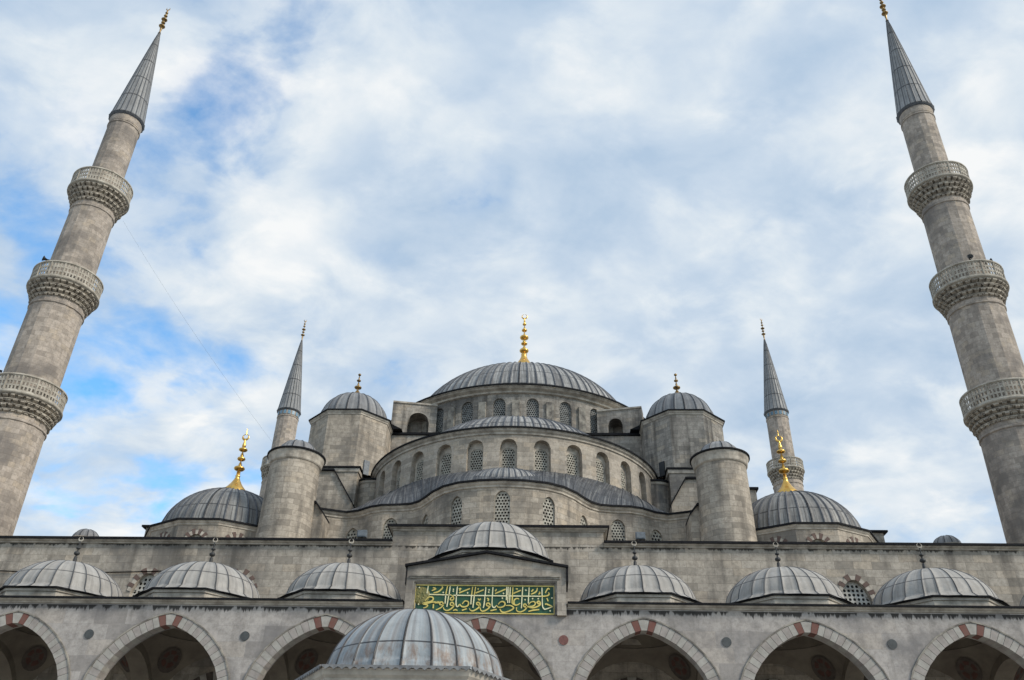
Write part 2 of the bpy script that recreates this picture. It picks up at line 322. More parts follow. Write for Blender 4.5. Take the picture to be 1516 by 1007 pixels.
def sweep(mb, pts, prof, mi=0, closed=False, sm=False):
    """moulding of profile (out, z[, mi]) along plan points; outward is to the right of the direction of travel"""
    n = len(pts); off = []
    for i in range(n):
        if closed: a, b = pts[i-1], pts[(i+1) % n]; p = pts[i]
        else: a, b, p = pts[max(i-1, 0)], pts[min(i+1, n-1)], pts[i]
        d1 = Vector((p[0]-a[0], p[1]-a[1])); d2 = Vector((b[0]-p[0], b[1]-p[1]))
        if d1.length < 1e-9: d1 = d2
        if d2.length < 1e-9: d2 = d1
        d1.normalize(); d2.normalize(); n1_ = Vector((d1.y, -d1.x)); n2_ = Vector((d2.y, -d2.x)); nn = (n1_+n2_)
        if nn.length < 1e-6: nn = n1_
        nn.normalize(); s_ = 1/max(.35, nn.dot(n1_)); off.append(nn*s_)
    idx = list(range(n))+([0] if closed else [])
    u = 0
    for q in range(len(idx)-1):
        i, j = idx[q], idx[q+1]; du = math.dist(pts[i][:2], pts[j][:2])
        for k in range(len(prof)-1):
            (o0, z0), (o1, z1) = prof[k][:2], prof[k+1][:2]; mm = prof[k][2] if len(prof[k]) > 2 else mi
            P = [(pts[i][0]+off[i].x*o0, pts[i][1]+off[i].y*o0, z0), (pts[j][0]+off[j].x*o0, pts[j][1]+off[j].y*o0, z0),
                 (pts[j][0]+off[j].x*o1, pts[j][1]+off[j].y*o1, z1), (pts[i][0]+off[i].x*o1, pts[i][1]+off[i].y*o1, z1)]
            mb.face(P, [(u, z0), (u+du, z0), (u+du, z1), (u, z1)], mm, sm)
        u += du
def cornice(z, out=.3, h=.42, lead_t=.08, top_in=-.3):
    """profile for sweep: stone moulding (0) under a lead edge (1); z is the top of the lead"""
    a = z-lead_t
    return [(-.02, a-h), (out*.3, a-h*.9), (out*.35, a-h*.6), (out*.75, a-h*.35), (out*.9, a-h*.12), (out, a-h*.1), (out, a, 1), (out+.07, a+.005, 1), (out+.07, z, 1), (top_in, z+.05)]
def circ(cx, cy, r, n, a0=0, a1=2*PI, closed=True):
    m_ = n if closed else n+1
    return [(cx+r*math.sin(a0+(a1-a0)*i/n), cy-r*math.cos(a0+(a1-a0)*i/n)) for i in range(m_)]
class Plan:
    def __init__(s, pts):
        s.p = [Vector(p) for p in pts]; s.c = [0]
        for a, b in zip(s.p, s.p[1:]): s.c.append(s.c[-1]+(b-a).length)
        s.len = s.c[-1]
    def at(s, u):
        k = 0
        while k < len(s.p)-2 and s.c[k+1] < u: k += 1
        t_ = (u-s.c[k])/(s.c[k+1]-s.c[k]); d = (s.p[k+1]-s.p[k]).normalized()
        return s.p[k].lerp(s.p[k+1], t_), Vector((d.y, -d.x)), d
    def u_of_x(s, x):
        for k in range(len(s.p)-1):
            a, b = s.p[k].x, s.p[k+1].x
            if (a-x)*(b-x) <= 0 and a != b: return s.c[k]+(s.c[k+1]-s.c[k])*(x-a)/(b-a)
def f_round(t_): return math.sqrt(max(0, 1-t_*t_))
def f_point(t_): t_ = abs(t_); return (math.sqrt(max(0, 1-(t_*.88+.0)**2))-math.sqrt(1-.88**2))/(1-math.sqrt(1-.88**2))*.9+.1*(1-t_)
def wall(mb, plan, z0, z1, ops, mi=0, back=False, seg=10):
    """wall along a Plan with arched openings: dict(u,w,sill,spring,rise,depth,f). Returns a frame for each opening."""
    us = set(plan.c)
    for o in ops:
        for i in range(seg+1): us.add(o['u']-o['w']/2+o['w']*i/seg)
    us = sorted(us); q = [us[0]]
    for u in us[1:]:
        if u-q[-1] > 1e-5: q.append(u)
    us = q
    def P(u): return plan.at(min(max(u, 0), plan.len))[0]
    def top(o, u):
        t_ = max(-1, min(1, (u-o['u'])/(o['w']/2))); return o['spring']+o['rise']*o['f'](t_)
    for a, b in zip(us, us[1:]):
        mid = (a+b)/2; op = next((o for o in ops if abs(mid-o['u']) < o['w']/2), None); pa, pb = P(a), P(b)
        def q4(za0, zb0, za1, zb1): mb.face([(pa.x, pa.y, za0), (pb.x, pb.y, zb0), (pb.x, pb.y, zb1), (pa.x, pa.y, za1)], [(a, za0), (b, zb0), (b, zb1), (a, za1)], mi)
        if op is None: q4(z0, z0, z1, z1)
        else:
            if op['sill'] > z0: q4(z0, z0, op['sill'], op['sill'])
            q4(top(op, a), top(op, b), z1, z1)
    fr = []
    for o in ops:
        pc, nn, d = plan.at(o['u']); inn = -nn*o['depth']
        for i in range(seg):
            a = o['u']-o['w']/2+o['w']*i/seg; b = a+o['w']/seg; pa, pb = P(a), P(b); ta, tb = top(o, a), top(o, b)
            mb.face([(pb.x, pb.y, tb), (pa.x, pa.y, ta), (pa.x+inn.x, pa.y+inn.y, ta), (pb.x+inn.x, pb.y+inn.y, tb)], [(b, 0), (a, 0), (a, o['depth']), (b, o['depth'])], mi)
            if o['sill'] > z0: mb.face([(pa.x, pa.y, o['sill']), (pb.x, pb.y, o['sill']), (pb.x+inn.x, pb.y+inn.y, o['sill']), (pa.x+inn.x, pa.y+inn.y, o['sill'])], [(a, 0), (b, 0), (b, 1), (a, 1)], mi)
        for s_ in (-1, 1):
            p = P(o['u']+s_*o['w']/2); lo = o['sill']; hi = o['spring']+o['rise']*o['f'](1.0)
            pts = [(p.x, p.y, lo), (p.x+inn.x, p.y+inn.y, lo), (p.x+inn.x, p.y+inn.y, hi), (p.x, p.y, hi)]
            if s_ > 0: pts.reverse()
            mb.face(pts, [(a_, b_) for a_, b_ in ((0, lo), (o['depth'], lo), (o['depth'], hi), (0, hi))], mi)
        fr.append((pc-nn*(o['depth']-.0), math.atan2(d.y, d.x), o))
    return fr
_lat = {}
def lattice_mesh(w_, h_, rise, f, style):
    """pierced plaster window: sheet with staggered round holes, arched head, border; local x across, z up, y depth"""
    key = (round(w_, 3), round(h_, 3), round(rise, 3), f.__name__, style)
    if key in _lat: return _lat[key]
    mb = MB(); hd = style.get('hd') if isinstance(style, dict) else None
    pitch = {'hex': .19, 'diag': .17, 'grid': .2}[style]
    nx = max(3, round(w_/pitch)); px = w_/nx; nz = int((h_+rise)/px)+2
    def inside(x, z): 
        if abs(x) > w_/2-.02 or z < .03: return False
        return z < h_+rise*f(x/(w_/2))-.03
    rot = R(45) if style == 'diag' else 0
    rad = px*.36
    def cell(cx, cz):
        hole = all(inside(cx+rad*math.cos(k*PI/4), cz+rad*math.sin(k*PI/4)) for k in range(8))
        hx, hz = px/2, px/2
        sq = [(cx+hx*a, cz+hz*b) for a, b in ((1, 0), (1, 1), (0, 1), (-1, 1), (-1, 0), (-1, -1), (0, -1), (1, -1))]
        if not hole:
            sq = [(max(-w_/2, min(w_/2, x)), max(0, min(z, h_+rise*f(max(-1, min(1, x/(w_/2))))))) for x, z in sq]
            if max(p[1] for p in sq)-min(p[1] for p in sq) < 1e-4 or max(p[0] for p in sq)-min(p[0] for p in sq) < 1e-4: return
            mb.face([(x, 0, z) for x, z in (sq[5], sq[7], sq[1], sq[3])]); return
        ho = [(cx+rad*math.cos(k*PI/4), cz+rad*math.sin(k*PI/4)) for k in range(8)]
        for k in range(8):
            a, b = sq[k], sq[(k+1) % 8]; c_, d_ = ho[(k+1) % 8], ho[k]
            mb.face([(a[0], 0, a[1]), (d_[0], 0, d_[1]), (c_[0], 0, c_[1]), (b[0], 0, b[1])][::-1])
            mb.face([(d_[0], 0, d_[1]), (d_[0], .05, d_[1]), (c_[0], .05, c_[1]), (c_[0], 0, c_[1])])
    for j in range(nz):
        sh = px/2 if (style != 'grid' and j % 2) else 0
        for i in range(-1, nx+1):
            cx = -w_/2+px*(i+.5)+sh
            if abs(cx) < w_/2+px/2-1e-4 and j*px < h_+rise: cell(cx, px*(j+.5))
    # dark back pane
    n = 10; poly = [(w_/2*(1-2*i/n), h_+rise*f(1-2*i/n)) for i in range(n+1)]
    mb.face([(-w_/2, .09, 0), (w_/2, .09, 0)]+[(x, .09, z) for x, z in poly], mi=1)
    me_o = mb.build('window', [M['lattice'], M['void']]); me = me_o.data; bpy.data.objects.remove(me_o)
    _lat[key] = me; return me
def put_windows(frames, parent, style='hex', mat=None, label=None):
    for p, ang, o in frames:
        me = lattice_mesh(o['w'], o['spring']-o['sill'], o['rise'], o['f'], style)
        ob = bpy.data.objects.new('window', me); C.objects.link(ob); ob.parent = parent
        ob.location = (p.x, p.y, o['sill']); ob.rotation_euler = (0, 0, ang)
        nn = Vector((math.sin(ang), -math.cos(ang))); ob.location.x += nn.x*.10; ob.location.y += nn.y*.10
        if mat: ob.material_slots[0].link = 'OBJECT'; ob.material_slots[0].material = M[mat]
def tag(o, label=None, cat=None, group=None, kind=None):
    for k, v in (('label', label), ('category', cat), ('group', group), ('kind', kind)):
        if v: o[k] = v
    return o
def empty(name, loc=(0, 0, 0), rz=0):
    o = bpy.data.objects.new(name, None); C.objects.link(o); o.location = loc; o.rotation_euler = (0, 0, rz); o.empty_display_size = .5; return o
def copy_tree(o, parent=None):
    c = o.copy(); C.objects.link(c); c.parent = parent
    for ch in list(o.children): copy_tree(ch, c)
    return c
def bead(zc, r, h, n=8):
    return [(max(.02, r*math.cos(PI*(i/n-.5))), zc+h*math.sin(PI*(i/n-.5))) for i in range(n+1)]
def crescent(mb, c, r, t_, mi=0, opening=50, n=20):
    """upright crescent: ring thick at the bottom, thin at the horns"""
    rows = []
    for i in range(n+1):
        a = R(opening/2)+(2*PI-R(opening))*i/n; th = t_*(.25+.75*(1-math.cos(2*PI*i/n))/2)
        ca = Vector((math.sin(a)*r, 0, math.cos(a)*r)); d = ca.normalized()
        rows.append([(c[0]+ca.x+d.x*th*math.cos(k*PI/3), c[1]+th*.6*math.sin(k*PI/3), c[2]+ca.z+d.z*th*math.cos(k*PI/3)) for k in range(7)])
    mb.grid(rows, None, mi)
def finial(name, parent, c, h, mats, style='tall', flare=.5):
    """alem: flared foot, beads and a crescent on top; h is the whole height"""
    mb = MB()
    if style == 'main':
        p = [(1.2, .3), (1.0, 1.6), (.8, 2.1), (.62, 2.35), (.42, 2.7), (.27, 3.1), (.30, 3.3), (.2, 3.4)]
        for zc, r, hh in ((3.75, .47, .26), (4.6, .33, .15), (5.35, .45, .25), (6.25, .28, .17), (7.0, .2, .15)): p += bead(zc, r, hh)+[(.17 if zc < 5 else .1, zc+hh+.1)]
        p += [(.06, 7.7)]
        lathe(mb, p, 20, c); crescent(mb, (c[0], c[1], c[2]+7.98), .27, .085, opening=24)
    elif style == 'tall':       # main dome and minarets
        p = [(flare, 0), (flare*.8, h*.02), (flare*.45, h*.08), (h*.028, h*.16), (h*.028, h*.2)]
        for zc, r in ((.27, .075), (.40, .05), (.52, .072), (.66, .045), (.77, .036)): p += bead(zc*h, r*h, .032*h)+[(h*.018, (zc+.05)*h)]
        p += [(h*.012, h*.88)]
        lathe(mb, p, 16, c); crescent(mb, (c[0], c[1], c[2]+h*.93), h*.045, h*.018, opening=70)
    elif style == 'golden':   # big gilded ones on the corner domes
        p = [(.8, 0), (.72, .3), (.56, .48), (.36, .75), (.2, 1.05), (.13, 1.25), (.17, 1.3), (.12, 1.36), (.12, 1.62)]
        for zc, r, hh in ((1.85, .36, .17), (2.55, .27, .15), (3.22, .29, .13)): p += bead(zc, r, hh)+[(.12, zc+hh+.08)]
        p += [(.13, 3.55), (.07, 3.8), (.05, 3.95)]
        lathe(mb, p, 20, c); crescent(mb, (c[0], c[1], c[2]+4.18), .2, .085, opening=14)
        lathe(mb, [(.05, 4.36), (.02, 4.8)], 8, c)
    elif style == 'short':
        p = [(flare, 0), (flare*.55, h*.12), (h*.045, h*.25)]+bead(.38*h, .13*h, .06*h)+[(h*.04, h*.5)]+bead(.66*h, .075*h, .045*h)+[(h*.03, h*.76)]+bead(.90*h, .055*h, .05*h)
        lathe(mb, p, 14, c)
    else:                     # portico: iron stem with ring
        p = [(flare, 0), (flare*.5, h*.14), (h*.05, h*.3)]+bead(.42*h, .095*h, .075*h)+[(h*.035, h*.52)]+bead(.60*h, .07*h, .05*h)+[(h*.025, h*.7), (h*.02, h*.84)]
        lathe(mb, p, 12, c); crescent(mb, (c[0], c[1], c[2]+h*.92), h*.075, h*.028, mi=1 if len(mats) > 1 else 0, opening=40)
    return mb.build(name, mats, parent)
def voussoirs(mb, curve, t_, n, y0, y1, pick, side=1):
    """ring of wedge stones round an opening; curve = inner points in x,z from left foot over the crown to the right foot"""
    P = [Vector(p) for p in curve]; c = [0]
    for a, b in zip(P, P[1:]): c.append(c[-1]+(b-a).length)
    def at(s_):
        k = 0
        while k < len(P)-2 and c[k+1] < s_: k += 1
        u = (s_-c[k])/(c[k+1]-c[k]); return P[k].lerp(P[k+1], u)
    def nrm(s_):
        a, b = at(max(0, s_-.06)), at(min(c[-1], s_+.06)); d = (b-a).normalized(); return Vector((-d.y, d.x))
    for i in range(n):
        s0, s1 = c[-1]*i/n, c[-1]*(i+1)/n; mm = pick(i, n); g = .008
        a, b = at(s0+g), at(s1-g); ta = t_ if not callable(t_) else t_(i); na, nb = nrm(s0), nrm(s1)
        mb.prism([(a.x, a.y), (b.x, b.y), (b.x+nb.x*ta, b.y+nb.y*ta), (a.x+na.x*ta, a.y+na.y*ta)], y0, y1, mm)

# ================================================================ ground
g = MB(); g.face([(-400, -300, 0), (400, -300, 0), (400, 500, 0), (-400, 500, 0)])
tag(g.build('ground', M['ground']), kind='structure')

# ================================================================ prayer hall
hall = tag(empty('mosque', (0, 42, 0)), 'domed stone prayer hall with cascading lead domes rising behind the courtyard arcade', 'mosque')
def HP(mb, name, mats, parent=None):          # part of the hall; geometry is in world coordinates
    o = mb.build(name, mats); o.parent = parent or hall; par = o.parent
    wx = Vector((0, 0, 0)); q = par
    while q: wx += q.location; q = q.parent
    o.location = -wx
    return o
hall.location = (0, 0, 0)

# --- facade wall behind the portico domes
YF = 42.1
mb = MB()
wins = []
pts = [(-34, YF), (-5.25, YF)]
def fw_ops(xs, x0): return [dict(u=x-x0, w=1.45, sill=12.2, spring=13.7, rise=.95, depth=.35, f=f_point) for x in xs]
fr = []
fr += wall(mb, Plan([(-34, YF), (-5.25, YF)]), 0, 16.3, fw_ops((-17.35, -12.7), -34))
wall(mb, Plan([(-5.25, YF), (5.4, YF)]), 0, 17.05, [])
fr += wall(mb, Plan([(5.4, YF), (34, YF)]), 0, 16.3, fw_ops((12.7, 17.35), 5.4))
mb.face([(-34, YF, 16.3), (34, YF, 16.3), (34, 56, 16.5), (-34, 56, 16.5)])
mb.face([(-5.25, YF, 17.05), (5.4, YF, 17.05), (5.4, 45, 17.05), (-5.25, 45, 17.05)])
for x, s_ in ((-5.25, 1), (5.4, -1)): mb.face([(x, YF, 16.3), (x, 45, 16.3), (x, 45, 17.05), (x, YF, 17.05)][::s_])
fwall = HP(mb, 'front_wall', M['facade'])
put_windows(fr, fwall, 'grid', 'lattice_light')
for x in (-17.35, -12.7, 12.7, 17.35):
    mb = MB(); cv = [(x+.725*t_, 13.7+.95*f_point(t_)) for t_ in [-1+2*i/24 for i in range(25)]]
    voussoirs(mb, cv, lambda i: .30 if i % 2 else .2, 13, YF-.03, YF+.05, lambda i, n: 0 if i % 2 else 1)
    HP(mb, 'voussoir_ring', [M['brick_dark'], M['mould']], fwall)
for nm, p in (('cornice', [(-34, YF), (-5.25, YF)]), ('cornice', [(-5.25, 44.5), (-5.25, YF), (5.4, YF), (5.4, 44.5)]), ('cornice', [(5.4, YF), (34, YF)])):
    mb = MB(); z = 17.2 if len(p) == 4 else 16.42
    sweep(mb, p, cornice(z, .22, .16, .12)); HP(mb, nm, [M['mould'], M['edge']], fwall)
# --- low body and roofs of the hall
mb = MB(); mb.box(-30, -26, 50, 98, 0, 17.5); mb.box(26, 30, 50, 98, 0, 17.5); mb.box(-26, 26, 56, 98, 0, 19)
for s_ in (-1, 1): mb.box(*sorted((s_*15.5, s_*24.2)), 54.5, 62, 19, 21.55); mb.box(*sorted((s_*15.2, s_*16.85)), 56, 58.5, 19, 25.1)
HP(mb, 'hall_body', M['stone'])
for s_ in (-1, 1):
    mb = MB(); mb.box(*sorted((s_*15.4, s_*24.45)), 54.3, 62.2, 21.55, 21.67); HP(mb, 'roof_edge', M['edge'])
    mb = MB(); mb.box(*sorted((s_*15.0, s_*17.0)), 55.85, 58.65, 25.1, 25.25); HP(mb, 'roof_edge', M['edge'])
# --- exedra wall: wavy plan
half = [(0, 46.5), (1.3, 46.62), (2.5, 46.95), (3.4, 47.5), (4.1, 48.3), (4.6, 49.1), (5.1, 49.8), (5.7, 50.25), (6.5, 50.42), (7.6, 50.5), (8.3, 50.78), (9.2, 51.45), (10.1, 51.75), (11.1, 51.4), (12.2, 50.9)]
wavy = [(-x, y) for x, y in reversed(half[1:])]+half
pl = Plan(wavy); mb = MB()
ops = []
for x, w_, top_, sill in ((0, .9, 21.0, 17.8), (-2.68, .78, 20.85, 17.8), (2.68, .78, 20.85, 17.8), (4.75, .8, 20.6, 17.8), (-4.75, .8, 20.6, 17.8), (6.85, .86, 20.8, 17.6), (-7.05, .86, 20.8, 17.6), (9.25, .82, 20.55, 17.6), (-9.6, .82, 20.55, 17.6)):
    ops.append(dict(u=pl.u_of_x(x), w=w_, sill=sill, spring=top_-.42, rise=.42, depth=.22, f=f_point))
fr = wall(mb, pl, 14.5, 21.4, ops)
ex = HP(mb, 'exedra_wall', M['stone']); put_windows(fr, ex, 'hex', 'lattice')
mb = MB(); sweep(mb, wavy, cornice(21.62, .22, .32, .12, top_in=-.5)); HP(mb, 'cornice', [M['mould'], M['edge']], ex)
# lead skirt between that wall and the wall above
RS, CS = 10.8, 63.0
outer = [Vector(p) for p in wavy]
N_ = 72; plw = Plan(wavy); rows = []; uvs = []
for k in range(9):
    s_ = k/8; row = []; uv = []
    for i in range(N_+1):
        t_ = i/N_; po = plw.at(plw.len*t_)[0]; th = R(-75+150*t_)
        pi_ = Vector((RS*math.sin(th)*1.0, CS-RS*math.cos(th)))
        p = po.lerp(pi_, s_); drop = 1-max(0, min(1, (abs(th)-R(60))/R(13))); z = 21.66+(24.85-21.66)*drop*(s_**.82)
        row.append((p.x, p.y, z)); uv.append((t_*46, s_*3.4))
    rows.append(row); uvs.append(uv)
mb = MB(); mb.grid(rows, uvs)
for i in range(0, N_+1, 2):      # standing seams
    a = [Vector(rows[k][i]) for k in range(9)]
    for p, q in zip(a, a[1:]):
        d = Vector((.035, 0, 0)); h = Vector((0, 0, .07))
        mb.face([p-d, p+h, q+h, q-d], mi=1); mb.face([p+h, p+d, q+d, q+h], mi=1)
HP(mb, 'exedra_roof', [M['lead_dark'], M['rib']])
mb = MB(); dome(mb, 3.35, 1.9, 26, (0, 50.3, 21.68), rib=.05, rh=.05, a0=-PI/2, a1=PI/2, rows=10, sheet=1.6)
HP(mb, 'exedra_dome', [M['lead_main'], M['rib']])
# --- semidome wall with arched niches
NS = 90; semi = circ(0, CS, RS, NS, -PI/2, PI/2, closed=False); pl = Plan(semi); mb = MB()
ops = [dict(u=pl.len/2+R(12)*RS*k, w=1.15, sill=24.6, spring=26.52, rise=.55, depth=.42, f=f_round) for k in range(-6, 7)]
fr = wall(mb, pl, 21, 27.5, ops)
sw = HP(mb, 'semidome_wall', M['stone_clean'])
# inner frames with the lattice
fr2 = []
for p, ang, o in fr:
    o2 = dict(o); o2['w'] = .86; o2['spring'] = 26.18; o2['rise'] = .42; o2['sill'] = 24.6
    nn = Vector((math.sin(ang), -math.cos(ang))); fr2.append((p-nn*.12, ang, o2))
    b = MB(); w2 = .64; pts2 = []
    d = Vector((math.cos(ang), math.sin(ang)))
    n = 10
    outr = [(-.6, 24.6)]+[(-.6*math.cos(PI*i/n), 26.52+.58*math.sin(PI*i/n)) for i in range(n+1)]+[(.6, 24.6)]
    inr = [(-.43, 24.6)]+[(-.43*math.cos(PI*i/n), 26.18+.42*math.sin(PI*i/n)) for i in range(n+1)]+[(.43, 24.6)]
    for (a, b_), (c_, d_) in zip(zip(outr, outr[1:]), zip(inr, inr[1:])):
        q = [(a, 0), (b_, 0), (d_, 0), (c_, 0)]
        b.face([(p.x+d.x*v[0], p.y+d.y*v[0], v[1]) for v in (c_, d_, b_, a)])
        b.face([(p.x+d.x*v[0]-nn.x*e, p.y+d.y*v[0]-nn.y*e, v[1]) for v, e in ((c_, 0), (c_, .12), (d_, .12), (d_, 0))])
    HP(b, 'window_surround', M['mould'], sw)
put_windows(fr2, sw, 'hex', 'lattice')
mb = MB(); sweep(mb, semi, cornice(27.85, .3, .38, .12, top_in=-2.6)); HP(mb, 'cornice', [M['mould'], M['edge']], sw)
mb = MB(); dome(mb, 8.5, 4.72, 46, (0, CS, 27.9), rib=.07, rh=.07, a0=-PI/2, a1=PI/2, rows=14, sheet=2.2); HP(mb, 'semidome', [M['lead_main'], M['rib']])
# --- central block and the corner blocks at the foot of the drum
mb = MB(); mb.box(-10.7, 10.7, CS, 87, 15, 32.6); HP(mb, 'central_block', M['stone_old'])
mb = MB(); sweep(mb, [(-11.0, 88), (-11.0, CS-.0), (11.0, CS-.0), (11.0, 88)], [(-.3, 32.55), (.0, 32.6, 1), (.14, 32.62, 1), (.14, 32.82, 1), (-2.5, 32.95)]); HP(mb, 'roof_edge', [M['mould_dark'], M['edge']])
for s_ in (-1, 1):
    mb = MB()      # flying buttress: wall with an arch, angled to the drum
    a = Vector((s_*10.35, 63.6)); b = Vector((s_*6.7, 64.3))
    if s_ > 0: a, b = b, a
    ZT = 36.05 if s_ < 0 else 35.55
    pl = Plan([a, b]); uo = pl.len*(.60 if s_ < 0 else .40)
    op = [dict(u=uo, w=1.75 if s_ < 0 else 1.2, sill=32.8, spring=34.35 if s_ < 0 else 34.1, rise=.85 if s_ < 0 else .62, depth=1.5, f=f_round)]
    wall(mb, pl, 32.8, ZT, op)
    d = (b-a).normalized(); inn = Vector((-d.y, d.x))*1.5
    for q in ([(a, 32.8), (a, ZT)], [(b, 32.8), (b, ZT)]):
        p = q[0][0]; mb.face([(p.x, p.y, 32.8), (p.x+inn.x, p.y+inn.y, 32.8), (p.x+inn.x, p.y+inn.y, ZT), (p.x, p.y, ZT)])
    mb.face([(a.x, a.y, ZT), (b.x, b.y, ZT), (b.x+inn.x, b.y+inn.y, ZT), (a.x+inn.x, a.y+inn.y, ZT)])
    e = inn*1.0; mb.face([(a.x+e.x, a.y+e.y, 32.8), (b.x+e.x, b.y+e.y, 32.8), (b.x+e.x, b.y+e.y, ZT-.05), (a.x+e.x, a.y+e.y, ZT-.05)])
    bt = HP(mb, 'flying_buttress', M['stone_old'])
    mb = MB(); sweep(mb, [tuple(a), tuple(b)], [(-.02, ZT-.15), (.1, ZT-.09), (.1, ZT+.05), (-1.6, ZT+.11)]); HP(mb, 'coping', M['mould'], bt)
    # lead valley between the buttress and the turret
    mb = MB(); x0, x1 = s_*9.2, s_*12.5
    poly = [(x0, 32.9), (x1, 32.9), (x1, 34.0), (s_*10.6, 33.6)]
    if s_ < 0: poly.reverse()
    mb.prism(poly, 62.4, 64.5); HP(mb, 'valley_roof', M['edge'])
# --- drum and main dome
CD = 75.0; RD = 12.35
drumpts = circ(0, CD, RD, 120, -PI, PI, closed=False); pl = Plan(drumpts); mb = MB()
ops = [dict(u=pl.len/2+R(360/28)*RD*(k+.5), w=1.05, sill=33.35, spring=35.35, rise=.54, depth=.3, f=f_round) for k in range(-8, 8)]
fr = wall(mb, pl, 32.5, 36.5, ops)
drum = HP(mb, 'drum', M['stone_old']); put_windows(fr, drum, 'diag', 'lattice_dark')
for k in range(-8, 9):
    th = R(360/28)*k; cx, cy = (RD+.12)*math.sin(th), CD-(RD+.12)*math.cos(th); d = Vector((math.cos(th), math.sin(th))); n_ = Vector((math.sin(th), -math.cos(th))); mb = MB()
    q = [Vector((cx, cy))+d*s1*.30+n_*s2*.10 for s1, s2 in ((-1, 1), (1, 1), (1, -1), (-1, -1))]
    for i in range(4):
        a, b = q[i], q[(i+1) % 4]; mb.face([(a.x, a.y, 32.6), (b.x, b.y, 32.6), (b.x, b.y, 35.55), (a.x, a.y, 35.55)])
    mb.face([(v.x, v.y, 35.55) for v in q])
    HP(mb, 'pilaster', M['mould_dark'], drum)
mb = MB(); sweep(mb, circ(0, CD, RD, 96), cornice(36.9, .65, .5, .14, top_in=-2.2), closed=True); HP(mb, 'cornice', [M['mould'], M['edge']], drum)
mb = MB(); dome(mb, 10.85, 7.9, 84, (.12, CD, 36.5), rib=.075, rh=.08, rows=22, sheet=1.9); md = HP(mb, 'main_dome', [M['lead_main'], M['rib']])
finial('finial', md, (.2, CD, 44.35), 8.3, [M['gold']], 'main', 1.5)
